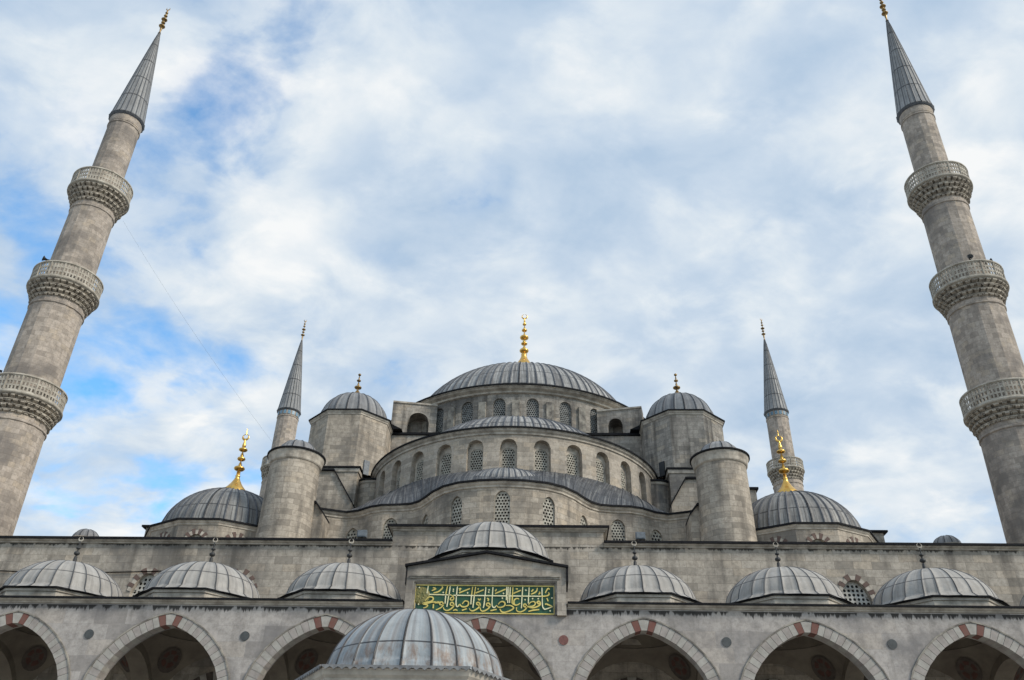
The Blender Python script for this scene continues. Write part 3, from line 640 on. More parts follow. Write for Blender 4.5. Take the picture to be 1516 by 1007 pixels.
# --- weight turrets
def octo(cx, cy, rc, n=8): return circ(cx, cy, rc, n, PI/n, 2*PI+PI/n)
for s_ in (-1, 1):
    cx, cy = s_*13.15, 62.2
    mb = MB()
    mb.box(*sorted((s_*11.45, s_*16.3)), 58.75, 65.5, 15, 27.8)
    lathe(mb, [(3.3, 27.85), (3.3, 32.7)], 8, (cx, cy, 0), PI/8, 2*PI+PI/8, flat=True)
    # half round stair tower in the angle
    lathe(mb, [(1.35, 18), (1.35, 27.1)], 24, (s_*10.5, 60.6, 0))
    tu = HP(mb, 'weight_turret', M['stone_old'] if s_ > 0 else M['stone'])
    mb = MB(); sweep(mb, octo(cx, cy, 3.3), cornice(32.9, .16, .3, .10), closed=True)
    HP(mb, 'cornice', [M['mould'], M['edge']], tu); mb = MB()
    xa, xb = sorted((s_*11.45, s_*16.3))
    sweep(mb, [(xa, 65.5), (xa, 58.75), (xb, 58.75), (xb, 65.5)], [(-.02, 27.45), (.08, 27.5), (.12, 27.75, 1), (.2, 27.78, 1), (.2, 27.9, 1), (-2.4, 28.0)])
    HP(mb, 'string_course', [M['mould'], M['edge']], tu); mb = MB()
    sweep(mb, circ(s_*10.5, 60.6, 1.35, 24), [(-.02, 26.85), (.06, 26.9), (.1, 27.05, 1), (.18, 27.07, 1), (.18, 27.2, 1), (-1.3, 27.7)], closed=True)
    HP(mb, 'string_course', [M['mould'], M['edge']], tu)
    mb = MB(); dome(mb, 2.8, 2.85, 20, (cx, cy, 32.9), rib=.045, rh=.045, rows=12, sheet=2.6); dm = HP(mb, 'turret_dome', [M['lead_turret'], M['rib']], tu)
    finial('finial', tu, (cx, cy, 35.7), 2.35, [M['gold_old']], 'short', .55)
    mb = MB(); mb.box(-.24, .24, -.06, .06, 0, 1.15)
    sl = HP(mb, 'slit_window', M['void'] if s_ > 0 else M['grey_box'], tu); sl.location = (s_*11.12, 59.85, 27.75); sl.rotation_euler = (0, 0, -s_*PI/4)  # solid block: right coloured dark as the unlit opening, left grey as sky behind
    # raking buttress walls
    for (x0, x1, x2, zt, zl, y0, y1) in ((16.2, 12.6 if s_ < 0 else 12.2, 11.1, 26.55 if s_ < 0 else 26.05, 24.2, 56.5, 59), (13.2, 11.55, 11.08, 21.3, 20.7, 49.5, 53)):
        poly = [(s_*x0, 15), (s_*x0, zt), (s_*x1, zt), (s_*x2, zl), (s_*x2, 15)]
        if s_ > 0: poly.reverse()
        poly = poly if s_ > 0 else poly[::-1]
        if s_ < 0: pass
        mb = MB(); mb.prism(poly, y0, y1); rk = HP(mb, 'raking_buttress', M['stone'])
        mb = MB(); cp = [(x0, zt), (x1, zt), (x2, zl)]
        for (xa, za), (xb, zb) in zip(cp, cp[1:]):
            q = [(s_*xa, za+.01), (s_*xb, zb+.01), (s_*xb, zb+.15), (s_*xa, za+.15)]
            if s_ < 0: pass
            mb.prism(q, y0-.18, y1)
        HP(mb, 'coping', M['edge'], rk)
    # round towers behind the facade
    cx, cy = s_*13.2, 49.4
    mb = MB(); lathe(mb, [(1.66, 12), (1.62, 18.9), (1.58, 19.6), (1.52, 24.0)], 40, (cx, cy, 0)); rt = HP(mb, 'round_tower', M['stone'])
    mb = MB(); sweep(mb, circ(cx, cy, 1.52, 40), [(-.01, 23.6), (.06, 23.64), (.1, 23.7), (.13, 23.9), (.2, 24.12), (.22, 24.2, 1), (.3, 24.22, 1), (.3, 24.32, 1), (-.4, 24.42)], closed=True); HP(mb, 'cornice', [M['mould'], M['edge']], rt)
    mb = MB(); dome(mb, 1.24, .93, 10, (cx, cy, 24.47), rib=.02, rh=.03, rows=9, sheet=3, lip=.2); HP(mb, 'tower_dome', [M['lead_turret'], M['rib']], rt)
    # corner domes
    cx, cy = s_*17.9, 52.4
    dp = circ(cx, cy, 4.6, 12, PI/12, 2*PI+PI/12); dp = [dp[(i) % 12] for i in range(13)]
    pl = Plan(dp); mb = MB(); ops = []
    for k in range(12):
        ops.append(dict(u=(pl.c[k]+pl.c[k+1])/2, w=.95, sill=17.0, spring=18.3, rise=.48, depth=.25, f=f_round))
    fr = wall(mb, pl, 14, 19.45, ops)
    cdm = HP(mb, 'corner_drum', M['stone']); put_windows(fr, cdm, 'grid', 'lattice')
    for p, ang, o in fr:
        if math.cos(ang) < 0: continue
        b = MB(); cv = [(.475*t_, .48*f_round(t_)) for t_ in [-1+2*i/20 for i in range(21)]]
        voussoirs(b, cv, lambda i: .34 if i % 2 == 0 else .24, 11, -.03, .04, lambda i, n: 0 if i % 2 == 0 else 1)
        nn = Vector((math.sin(ang), -math.cos(ang))); base = p+nn*o['depth']
        vo = HP(b, 'voussoir_ring', [M['brick_dark'], M['mould']], cdm); vo.location = (base.x, base.y, 18.3); vo.rotation_euler = (0, 0, ang)
    mb = MB(); sweep(mb, dp[:12], cornice(19.7, .15, .26, .12, top_in=-.5), closed=True); HP(mb, 'cornice', [M['mould'], M['edge']], cdm)
    mb = MB(); dome(mb, 4.0, 3.4, 40, (cx, cy, 19.72), rib=.06, rh=.06, rows=14, sheet=1.5, lip=.3); cdo = HP(mb, 'corner_dome', [M['lead_corner'], M['rib']], cdm)
    finial('finial', cdm, (cx, cy, 23.05), 4.6, [M['gold']], 'golden', .75)
    mb = MB(); dome(mb, .85, .72, 12, (s_*27.8, 54, 20.45), rib=.02, rh=.03, rows=8, sheet=2); lathe(mb, [(.88, 17), (.88, 20.38), (.93, 20.4), (.93, 20.47), (.8, 20.5)], 24, (s_*27.8, 54, 0), mi=2)
    HP(mb, 'small_dome', [M['lead_turret'], M['rib'], M['stone']])

# ================================================================ courtyard arcade
arc = tag(empty('courtyard_arcade', (0, 0, 0)), 'stone courtyard arcade of pointed arches roofed by a row of low lead domes', 'arcade')
S = 6.45; YA = 35.6; DEP = .62; KS = range(-4, 5)
TAB = [(0, 10.52), (.3, 10.44), (.7, 10.28), (1.2, 9.99), (1.6, 9.67), (1.95, 9.30), (2.25, 8.87), (2.45, 8.40), (2.56, 7.85), (2.6, 7.2)]
def aprof(h):
    h = abs(h)
    for (a, za), (b, zb) in zip(TAB, TAB[1:]):
        if h <= b: return za+(zb-za)*(h-a)/(b-a)
    return TAB[-1][1]
def f_arc(t_): return (aprof(t_*2.6)-7.2)/3.32
X0 = -S*4.5; X1 = S*4.5
mb = MB()
ops = [dict(u=S*k-X0, w=5.2, sill=6.2, spring=7.2, rise=3.32, depth=DEP, f=f_arc) for k in KS]
wall(mb, Plan([(X0, YA), (X1, YA)]), 6.2, 11.4, ops, seg=32)
wall(mb, Plan([(X1, YA+DEP), (X0, YA+DEP)]), 6.2, 11.28, [dict(o, depth=.001, u=X1-X0-o['u']) for o in ops], seg=32)
aw = mb.build('arcade_wall', M['arcade'], arc)
curve = [(x, z) for x, z in [(-a, b) for a, b in reversed(TAB[1:])]+TAB]
NV = 37
for k in KS:
    mb = MB(); cv = [(S*k+x*.998, z-.004) for x, z in curve]
    def pick(i, n): 
        c_ = n//2
        if i in (c_-1, c_+1): return 0
        return 2 if (i-c_) % 2 == 0 else 1
    voussoirs(mb, cv, .43, NV, YA-.035, YA+.5, pick)
    vr = mb.build('arch_ring', [M['red'], M['pink'], M['white']], arc)
    mb = MB(); P = [Vector(p) for p in cv]; off = []
    for i in range(len(P)):
        d = (P[min(i+1, len(P)-1)]-P[max(i-1, 0)]).normalized(); off.append(Vector((-d.y, d.x)))
    for i in range(len(P)-1):
        a, b, na, nb = P[i], P[i+1], off[i], off[i+1]
        a0_, b0_, a1_, b1_ = a+na*.435, b+nb*.435, a+na*.49, b+nb*.49
        mb.prism([(a0_.x, a0_.y), (b0_.x, b0_.y), (b1_.x, b1_.y), (a1_.x, a1_.y)], YA-.06, YA+.02)
    mb.build('hood_mould', M['mould_dark'], vr)
for k in range(-4, 4):
    mb = MB(); x = S*(k+.5); n = 24
    mb.face([(x+.19*math.cos(2*PI*i/n), YA-.03, 10.08+.19*math.sin(2*PI*i/n)) for i in range(n)][::1])
    lathe_pts = [(x+.19*math.cos(2*PI*i/n), 10.08+.19*math.sin(2*PI*i/n)) for i in range(n)]
    for i in range(n):
        a, b = lathe_pts[i], lathe_pts[(i+1) % n]; mb.face([(a[0], YA-.03, a[1]), (a[0], YA+.01, a[1]), (b[0], YA+.01, b[1]), (b[0], YA-.03, b[1])])
    o = mb.build('roundel', M['red_disc'] if k == 0 else M['green_disc'], arc)
    o['label'] = 'dark red stone roundel' if k == 0 else 'dark grey stone roundel'
for x0, x1 in ((X0, -3.32), (3.4, X1)):
    mb = MB(); sweep(mb, [(x0, YA), (x1, YA)], cornice(11.55, .20, .15, .08, top_in=-.6)); mb.build('cornice', [M['mould'], M['edge']], arc)
mb = MB(); mb.face([(X0, YA, 11.52), (X1, YA, 11.52), (X1, YF, 11.75), (X0, YF, 11.75)], [(0, 0), (60, 0), (60, 6), (0, 6)]); mb.build('roof', M['lead_portico'], arc)
# portico domes
def portico_dome(x, zb, yc=38.8):
    mb = MB(); lathe(mb, [(2.86, 11.3), (2.86, zb-.05)], 8, (x, yc, 0), PI/8, 2*PI+PI/8, flat=True)
    dr = mb.build('portico_drum', M['mould'], arc)
    mb = MB(); sweep(mb, octo(x, yc, 2.88), [(-.02, zb-.2), (.04, zb-.18), (.05, zb-.075, 1), (.13, zb-.07, 1), (.14, zb-.0, 1), (-.25, zb+.08)], closed=True); mb.build('eave', [M['mould'], M['edge']], dr)
    mb = MB(); dome(mb, 2.60 if zb < 13 else 2.66, 1.82 if zb < 13 else 1.95, 24, (x, yc, zb+.02), rib=.010, rh=.02, rows=24, sheet=1.15, lip=.3, one=True); mb.build('portico_dome', [M['lead_portico'], M['rib']], dr)
    return dr
for k in KS:
    if k == 0: dr = portico_dome(.05, 14.0)
    else:
        dr = portico_dome(S*k+(.12 if k > 0 else -.12), 12.16)
        finial('finial', dr, (S*k+(.12 if k > 0 else -.12), 38.8, 13.93), 1.4, [M['iron'], M['parapet']], 'ring', .17)
# portal front above the middle arch
mb = MB(); xl, xr = -3.25, 3.35
yp = YA-.22
frame = [(xl, 11.0), (xl, 12.94), (0.04, 13.52), (xr, 12.94), (xr, 11.0), (2.98, 11.0), (2.98, 12.3), (-2.98, 12.3), (-2.98, 11.0)]
for q in ([(xl, 11.0), (-2.98, 11.0), (-2.98, 12.94+.045), (xl, 12.94)], [(2.98, 11.0), (xr, 11.0), (xr, 12.94), (2.98, 12.94+.06)], [(-2.98, 12.38), (2.98, 12.38), (2.98, 13.0), (0.04, 13.52), (-2.98, 12.985)]):
    mb.prism(q, yp, YA+1.2)
mb.prism([(-2.98, 11.04), (2.98, 11.04), (2.98, 12.38), (-2.98, 12.38)], YA-.02, YA+1.2)
portal = mb.build('portal_front', M['stone_clean'], arc)
mb = MB()      # stepped frame mouldings round the panel
for i, (e, dd) in enumerate(((.0, .20), (.08, .13), (.15, .07))):
    a, b = -2.98+e*.7, 2.98-e*.7; zt = 12.38-e*.7
    mb.box(a, a+.056, YA-dd, YA, 11.04, zt); mb.box(b-.056, b, YA-dd, YA, 11.04, zt); mb.box(a+.056, b-.056, YA-dd, YA, zt-.056, zt)
mb.box(-3.1, 3.1, yp-.05, yp, 12.45, 12.52); mb.box(-3.1, 3.1, yp-.09, yp, 12.52, 12.57)
mb.build('frame_moulding', M['mould_dark'], portal)
mb = MB()      # lead capping of the gable
for q in ([(xl-.1, 12.92), (0.04, 13.53), (0.04, 13.62), (xl-.1, 13.01)], [(0.04, 13.53), (xr+.1, 12.92), (xr+.1, 13.01), (0.04, 13.62)]): mb.prism(q, yp-.15, YA+1.2)
mb.box(xr+.004, xr+.09, yp-.1, YA+1.2, 12.35, 12.93); mb.box(xl-.05, xl-.004, yp-.05, YA+1.2, 12.2, 12.93)
mb.build('gable_capping', M['edge'], portal)
# calligraphy panel
PX0, PX1, PY0, PY1 = 616.0, 820.0, 867.5, 909.8
def pm(px, py): return (-2.86+(px-PX0)/(PX1-PX0)*5.71, 12.22-(py-PY0)/(PY1-PY0)*1.14)
panel = MB(); panel.prism([(-2.86, 11.08), (2.85, 11.08), (2.85, 12.22), (-2.86, 12.22)], YA-.045, YA-.021); pan = panel.build('calligraphy_panel', M['green'], arc)
pan['label'] = 'green panel with gold Arabic calligraphy above the middle arch'
mb = MB()
for q in ((-2.9, 2.89, 12.19, 12.235), (-2.9, 2.89, 11.065, 11.105), (-2.9, -2.85, 11.105, 12.19), (2.84, 2.89, 11.105, 12.19)): mb.box(q[0], q[1], YA-.075, YA-.046, q[2], q[3])
mb.build('panel_border', M['letter_gold'], pan)
def smooth(pts, n=4):
    o = []
    for i in range(len(pts)-1):
        p0, p1, p2, p3 = pts[max(i-1, 0)], pts[i], pts[i+1], pts[min(i+2, len(pts)-1)]
        for j in range(n):
            t_ = j/n; o.append(tuple(.5*((2*p1[a])+(-p0[a]+p2[a])*t_+(2*p0[a]-5*p1[a]+4*p2[a]-p3[a])*t_*t_+(-p0[a]+3*p1[a]-3*p2[a]+p3[a])*t_**3) for a in (0, 1)))
    return o+[pts[-1]]
lay = [0]
def stroke(mb, img, pts, wd=.042, mi=0):
    ox = {'A': 612, 'B': 680, 'C': 755}[img]
    P = [Vector(pm(ox+x/20.14, 862+y/20.14)) for x, y in (smooth(pts) if len(pts) > 2 else pts)]
    lay[0] = (lay[0]+1) % 9; yf = YA-.075-lay[0]*.0022
    Lf, Rt = [], []
    n = len(P)
    for i, p in enumerate(P):
        d = (P[min(i+1, n-1)]-P[max(i-1, 0)]).normalized(); nn = Vector((-d.y, d.x)); s_ = wd*(.65+.5*math.sin(PI*min(1, max(0, (i+.5)/n)))) if n > 2 else wd
        Lf.append(p+nn*s_/2*1.1); Rt.append(p-nn*s_/2*1.1)
    for i in range(n-1):
        a, b, c_, d_ = Rt[i], Rt[i+1], Lf[i+1], Lf[i]
        mb.face([(a.x, yf, a.y), (b.x, yf, b.y), (c_.x, yf, c_.y), (d_.x, yf, d_.y)], mi=mi)
        for p, q in ((a, b), (c_, d_)): mb.face([(p.x, yf, p.y), (p.x, YA-.046, p.y), (q.x, YA-.046, q.y), (q.x, yf, q.y)], mi=mi)
def dot(mb, img, x, y, r=.035, mi=1):
    ox = {'A': 612, 'B': 680, 'C': 755}[img]; c_ = pm(ox+x/20.14, 862+y/20.14)
    mb.prism([(c_[0]-r, c_[1]), (c_[0], c_[1]-r), (c_[0]+r, c_[1]), (c_[0], c_[1]+r)], YA-.1, YA-.046, mi)
mb = MB(); PW = .056
# long horizontal yeh
stroke(mb, 'A', [(490, 405), (1130, 415)], .038, 1); stroke(mb, 'A', [(1130, 412), (1190, 440), (1235, 510), (1200, 570), (1130, 560), (1140, 510), (1200, 470)], .036, 0)
stroke(mb, 'A', [(1210, 425), (1410, 425)], .038, 1); stroke(mb, 'B', [(0, 425), (1410, 428)], .038, 1); stroke(mb, 'C', [(-110, 428), (930, 428)], .038, 1)
stroke(mb, 'C', [(930, 428), (1060, 422), (1140, 395), (1170, 350), (1140, 310)], .045, 0)
# uprights
for im, q, mi in (('A', [(450, 140), (425, 380)], 1), ('A', [(1025, 140), (985, 400)], 0), ('A', [(985, 440), (980, 680)], 1), ('A', [(1105, 140), (1085, 420)], 1), ('A', [(1075, 440), (1040, 780)], 1),
                  ('A', [(1320, 150), (1305, 440)], 1), ('A', [(1305, 440), (1305, 660), (1320, 740), (1350, 770), (1410, 735)], 1),
                  ('B', [(405, 160), (385, 410)], 0), ('B', [(382, 430), (375, 700)], 1), ('B', [(495, 160), (465, 420)], 0), ('B', [(465, 440), (440, 800)], 1),
                  ('B', [(800, 160), (785, 430)], 1), ('B', [(780, 440), (765, 700), (740, 800)], 1), ('B', [(1010, 160), (1000, 430)], 1), ('B', [(1000, 430), (1000, 690), (1030, 770), (1080, 780), (1120, 730)], 1),
                  ('B', [(1420, 150), (1418, 560)], 1), ('B', [(1462, 150), (1460, 640)], 1), ('C', [(15, 160), (5, 640)], 1), ('C', [(95, 150), (80, 560), (80, 660)], 0),
                  ('C', [(385, 150), (370, 440)], 1), ('C', [(368, 440), (355, 800)], 1), ('C', [(575, 160), (565, 440)], 1), ('C', [(560, 440), (555, 650)], 1),
                  ('C', [(955, 160), (960, 430)], 1), ('C', [(965, 430), (970, 700), (1010, 800), (1070, 815), (1270, 740)], 1)):
    stroke(mb, im, q, .038, mi)
# letters
for im, q in (('C', [(1270, 740), (1180, 700), (1080, 660), (1045, 680)]), ('C', [(800, 640), (820, 590), (870, 580), (910, 640), (890, 700), (800, 750), (700, 780), (590, 770), (540, 740)]),
              ('C', [(860, 580), (830, 620), (850, 660), (900, 650)]), ('C', [(560, 690), (620, 620), (700, 590), (760, 630), (740, 700), (660, 740), (540, 745), (470, 760), (420, 730), (430, 680), (480, 680), (510, 760), (450, 850), (350, 905), (270, 905), (215, 860), (205, 780)]),
              ('C', [(320, 640), (250, 690), (170, 700), (130, 620), (150, 540), (220, 500), (280, 520)]), ('C', [(170, 700), (90, 660)]),
              ('C', [(-100, 720), (40, 720), (125, 780), (80, 840), (-20, 890), (-90, 905)]), 
              ('B', [(1230, 820), (1280, 900), (1350, 925), (1420, 915), (1500, 890)]), ('B', [(1180, 690), (1240, 620), (1310, 600), (1375, 640), (1370, 720), (1290, 770), (1180, 770), (1130, 710)]),
              ('B', [(950, 720), (900, 745), (840, 720), (850, 660), (910, 660), (945, 720), (900, 810), (820, 870), (730, 900), (670, 860), (650, 790)]),
              ('B', [(650, 760), (600, 720), (545, 690), (560, 640), (610, 640), (650, 700), (610, 790), (520, 860), (430, 895), (370, 870), (335, 820)]),
              ('B', [(120, 690), (180, 610), (240, 595), (300, 630), (300, 710), (240, 765), (140, 775), (80, 740), (50, 700), (0, 750)]), 
              ('A', [(1250, 720), (1180, 740), (1140, 710), (1160, 650), (1210, 650), (1245, 720), (1210, 800), (1120, 870), (1040, 890), (970, 860), (940, 800)]),
              ('A', [(940, 700), (870, 720), (825, 700), (845, 640), (900, 640), (930, 710), (880, 790), (780, 850), (720, 870)]),
              ('A', [(830, 680), (800, 650), (790, 610)]), ('A', [(800, 660), (750, 655), (745, 610)]), ('A', [(750, 655), (690, 655), (680, 610)]), ('A', [(690, 650), (600, 640), (400, 690), (330, 690)]),
              ('A', [(390, 600), (460, 510), (540, 480), (610, 500), (620, 560), (560, 620), (430, 650), (330, 690), (400, 715), (470, 735), (440, 790), (350, 820)]),
              ('A', [(560, 290), (650, 250), (670, 220), (590, 200)]), ('A', [(620, 360), (760, 320), (850, 240), (880, 190), (860, 150)]), ('A', [(640, 700), (640, 830)]),
              ('A', [(1380, 200), (1400, 300)]), ('A', [(1380, 350), (1700, 210)]), ('B', [(500, 350), (740, 245)]), ('B', [(1080, 360), (1390, 220)]), ('C', [(110, 350), (330, 250)]),
              ('C', [(630, 370), (740, 320), (800, 260), (820, 170)]), ('C', [(640, 290), (700, 220)]), ('C', [(850, 370), (890, 340), (880, 290)]), ('C', [(1050, 330), (1130, 190), (1180, 220)]),
              ('C', [(1100, 480), (1140, 580)]), ('C', [(560, 890), (700, 850), (880, 830)]), ('C', [(230, 780), (205, 790)]), ('B', [(120, 880), (260, 830)]), ('B', [(960, 880), (1140, 840)]), ('B', [(580, 520), (620, 560), (660, 520)]), ('B', [(850, 500), (890, 540), (870, 590)]),
              ('B', [(30, 260), (60, 200)]), ('B', [(560, 240), (590, 210)]), ('B', [(1080, 290), (1120, 220)]), ('C', [(180, 210), (240, 210)]), ('A', [(1230, 890), (1300, 860), (1360, 890)])):
    stroke(mb, im, q, .044, 0)
for im, x, y in (('C', 680, 505), ('C', 845, 505), ('A', 910, 345), ('A', 1205, 245), ('A', 1205, 300), ('B', 265, 350), ('B', 900, 250), ('B', 890, 320), ('B', 1330, 355), ('C', 1250, 480), ('C', 480, 250), ('A', 200, 710), ('B', 1300, 500), ('A', 190, 200), ('C', 1195, 870), ('C', 460, 540)):
    dot(mb, im, x, y)
mb.build('lettering', [M['letter_gold'], M['letter_pale']], pan)
mb = MB(); c_ = pm(612+250/20.14, 862+440/20.14); lathe(mb, [(0.01, 0), (.20, .004), (.37, 0), (.37, -.03)], 24, (0, 0, 0))
for i in range(14):
    a = 2*PI*i/14; lathe(mb, [(.045, 0), (.001, .02)], 8, (.28*math.cos(a), .28*math.sin(a), 0))
for i in range(7):
    a = 2*PI*i/7; lathe(mb, [(.05, 0), (.001, .025)], 8, (.13*math.cos(a), .13*math.sin(a), 0.004))
ro = mb.build('rosette', M['rose_gold'], pan); ro.rotation_euler = (R(90), 0, 0); ro.location = (c_[0], YA-.07, c_[1])
# columns and vaults
for k in range(-5, 5):
    x = S*(k+.5); mb = MB(); lathe(mb, [(.42, .15), (.42, .25), (.34, .35), (.33, 4.9), (.36, 4.95)], 24, (x, YA+DEP/2, 0)); mb.box(x-.5, x+.5, YA+DEP/2-.5, YA+DEP/2+.5, 0, .15)
    co = mb.build('column', M['parapet'], arc)
    mb = MB(); lathe(mb, [(.36, 4.95), (.4, 5.2), (.56, 5.7), (.62, 5.9)], 16, (x, YA+DEP/2, 0)); mb.box(x-.66, x+.66, YA-.02, YA+DEP+.02, 5.9, 6.2); mb.build('capital', M['parapet'], co)
A_ = S/2-.42; YC = (YA+DEP+YF)/2; AY = (YF-YA-DEP)/2; ZS = 7.9
for k in KS:
    cx = S*k; mb = MB(); hh = 3.15
    # transverse arch walls either side, seen edge on
    for s_ in (-1, 1):
        xw = cx+s_*A_; n = 20; sx = AY
        for i in range(n):
            a, b = -1+2*i/n, -1+2*(i+1)/n
            za, zb = [6.2+.9+(hh+.1)*math.sqrt(max(0, 1-t_*t_)) for t_ in (a, b)]
            mb.face([(xw, YC+a*AY, za), (xw, YC+b*AY, zb), (xw, YC+b*AY, 11.3), (xw, YC+a*AY, 11.3)])
            mb.face([(xw, YC+a*AY, za), (xw, YC+b*AY, zb), (cx+s_*S/2, YC+b*AY, zb), (cx+s_*S/2, YC+a*AY, za)], mi=0)
    n = 64; rows = []
    zt0 = 11.15; Q = .80
    for j in range(9):
        row = []
        for i in range(n+1):
            th = 2*PI*i/n; c_, s2 = math.cos(th), math.sin(th); rm = 1/max(abs(c_), abs(s2)); rr = Q+(rm-Q)*j/8
            h = math.sqrt(max(0, 2-rr*rr)/(2-Q*Q))          # 1 at the ring, 0 at the corners
            row.append((cx+A_*rr*c_, YC+AY*rr*s2, ZS+(zt0-ZS)*h))
        rows.append(row)
    mb.grid(rows, None, 0)
    lathe_rows = []
    for j in range(9):
        a = R(90)*j/8; lathe_rows.append([(cx+Q*A_*math.cos(a)*math.cos(2*PI*i/n), YC+Q*AY*math.cos(a)*math.sin(2*PI*i/n), zt0+.02+1.8*math.sin(a)) for i in range(n+1)])
    mb.grid(lathe_rows, None, 0)
    va = mb.build('vault', [M['plaster'], M['vault_red'], M['vault_dark']], arc)
    # painted medallions in the pendentives
    for sx_, sy_ in ((-1, 1), (1, 1), (-1, -1), (1, -1)):
        th = math.atan2(sy_, sx_); b = MB(); rc = 1.08
        def sp(u, v):
            t2 = th+u; h = math.sqrt(max(0, 2-(rc+v)**2)/(2-Q*Q)); p = Vector((A_*(rc+v)*math.cos(t2), AY*(rc+v)*math.sin(t2), (zt0-ZS)*h)); return Vector((cx, YC, ZS))+p*.985
        rings = [[sp(.17*q*math.cos(2*PI*i/20), .15*q*math.sin(2*PI*i/20)) for i in range(21)] for q in (.001, .35, .7, 1)]
        b.grid(rings, None, lambda i, j: (1, 0, 1)[i] if (i != 1 or j % 4) else 1); b.build('medallion', [M['vault_red'], M['vault_dark']], va)
    # blind arch on the back wall with alternate voussoirs
    b = MB(); cv = [(cx+2.45*t_, 6.6+3.0*f_point(t_)) for t_ in [-1+2*i/40 for i in range(41)]]
    voussoirs(b, cv, .42, 31, YF-.06, YF-.002, lambda i, n: i % 2); b.build('blind_arch', [M['vault_dark'], M['white']], va)

# ================================================================ minarets
def minaret(RPT=2.50, K=.865):
    root = empty('minaret')
    B = [(26.35, 28.95, 2.2, 2.12), (35.45, 38.1, 2.03, 1.98), (44.35, 47.2, 1.8, 1.72)]
    mb = MB()
    prof = [(2.7, 0), (2.65, 10), (2.36, 13), (2.30, 20), (2.2, 26.8)]
    lathe(mb, prof, 16, flat=True); 
    lathe(mb, [(2.08, 28.0), (2.05, 35.9)], 16, flat=True); lathe(mb, [(1.86, 37.0), (1.80, 44.8)], 16, flat=True); lathe(mb, [(1.44, 46.0), (1.40, 54.0)], 16, flat=True)
    for z, r in ((26.1, 2.28), (35.2, 2.12), (44.1, 1.87), (53.3, 1.46)): lathe(mb, [(r-.1, z-.12), (r, z-.06), (r, z+.06), (r-.1, z+.12)], 32, flat=True)
    mb.build('shaft', M['minaret'], root)
    for z0, z1, r0_, _ in B:
        mb = MB(); z1 += .08; H_ = z1-1.45-z0; nt_ = 4; RP = RPT+(.28 if z0 < 30 else .18 if z0 < 40 else 0)
        for t_ in range(nt_):
            ri = r0_-.1+(RP-r0_-.05)*((t_)/nt_); ro_ = ro = r0_-.02+(RP-r0_)*((t_+1)/nt_)**.85; za = z0+H_*t_/nt_; zb = z0+H_*(t_+1)/nt_
            n = 32; lathe(mb, [(ri-.05, za), (ri-.02, zb)], 32, flat=False)          # recessed core
            for i in range(n):
                a = 2*PI*(i+.5*(t_ % 2))/n; wd = PI/n*rnd.uniform(.5, .76); ro = ro_+rnd.uniform(-.07, .03); dj = rnd.uniform(.0, .16)
                P = []
                for (r, z) in ((ri, za+.10), (ro, zb-H_/nt_*.35), (ro, zb), (ri-.1, zb)):
                    P.append([(r*math.sin(a-wd), -r*math.cos(a-wd), z), (r*math.sin(a+wd), -r*math.cos(a+wd), z)])
                drop = ((ri+ro)/2*math.sin(a), -(ri+ro)/2*math.cos(a), za-.04-dj)
                mb.face([P[0][0], P[0][1], P[1][1], P[1][0]]); mb.face([P[1][0], P[1][1], P[2][1], P[2][0]])
                mb.face([P[0][0], drop, P[0][1]])
                mb.face([P[0][0], P[1][0], P[2][0], P[3][0]]); mb.face([P[3][1], P[2][1], P[1][1], P[0][1]]); mb.face([P[2][0], P[2][1], P[3][1], P[3][0]])
            lathe(mb, [(ri-.1, zb-.02), (ro_, zb-.02), (ro_, zb+.03), (ri-.1, zb+.03)], 32)
        bo = mb.build('balcony', M['carved'], root)
        # parapet of pierced panels
        mb = MB(); zf = z0+H_; lathe(mb, [(r0_-.5, zf+.03), (RP, zf+.03), (RP+.10, zf+.08), (RP+.10, zf+.2), (RP+.02, zf+.26)], 48)
        lathe(mb, [(RP-.08, z1-.12), (RP+.06, z1-.12), (RP+.06, z1), (RP-.08, z1), (RP-.08, z1-.12)], 48)
        n = 16; nc, nr = 4, 3
        for i in range(n):
            a0_ = 2*PI*i/n; wp = .035
            def pt(u, z, rr): a = a0_+2*PI/n*u; return (rr*math.sin(a), -rr*math.cos(a), z)
            for rr_o in (RP+.05,):   # post
                mb.face([pt(-wp, zf+.26, rr_o), pt(wp, zf+.26, rr_o), pt(wp, z1-.12, rr_o), pt(-wp, z1-.12, rr_o)])
                mb.face([pt(wp, zf+.26, rr_o), pt(wp, zf+.26, RP-.08), pt(wp, z1-.12, RP-.08), pt(wp, z1-.12, rr_o)]); mb.face([pt(-wp, zf+.26, RP-.08), pt(-wp, zf+.26, rr_o), pt(-wp, z1-.12, rr_o), pt(-wp, z1-.12, RP-.08)])
            hz = (z1-.12-zf-.26)/nr
            for c_ in range(nc):
                u0_, u1_ = wp+(1-2*wp)*c_/nc, wp+(1-2*wp)*(c_+1)/nc
                for q in range(nr):
                    za, zb = zf+.26+hz*q, zf+.26+hz*(q+1); um, zm = (u0_+u1_)/2, (za+zb)/2; du, dz = (u1_-u0_)*.29, hz*.31
                    O_ = [(u0_, za), (u1_, za), (u1_, zb), (u0_, zb)]; I_ = [(um-du, zm-dz), (um+du, zm-dz), (um+du, zm+dz), (um-du, zm+dz)]
                    for e in range(4):
                        f_ = (e+1) % 4
                        mb.face([pt(*O_[e], RP), pt(*O_[f_], RP), pt(*I_[f_], RP), pt(*I_[e], RP)])
                        mb.face([pt(*I_[e], RP), pt(*I_[f_], RP), pt(*I_[f_], RP-.07), pt(*I_[e], RP-.07)])
        mb.build('parapet', M['parapet'], bo)
    mb = MB()
    lathe(mb, [(1.42, 53.45), (1.44, 54.1)], 32, mi=2)
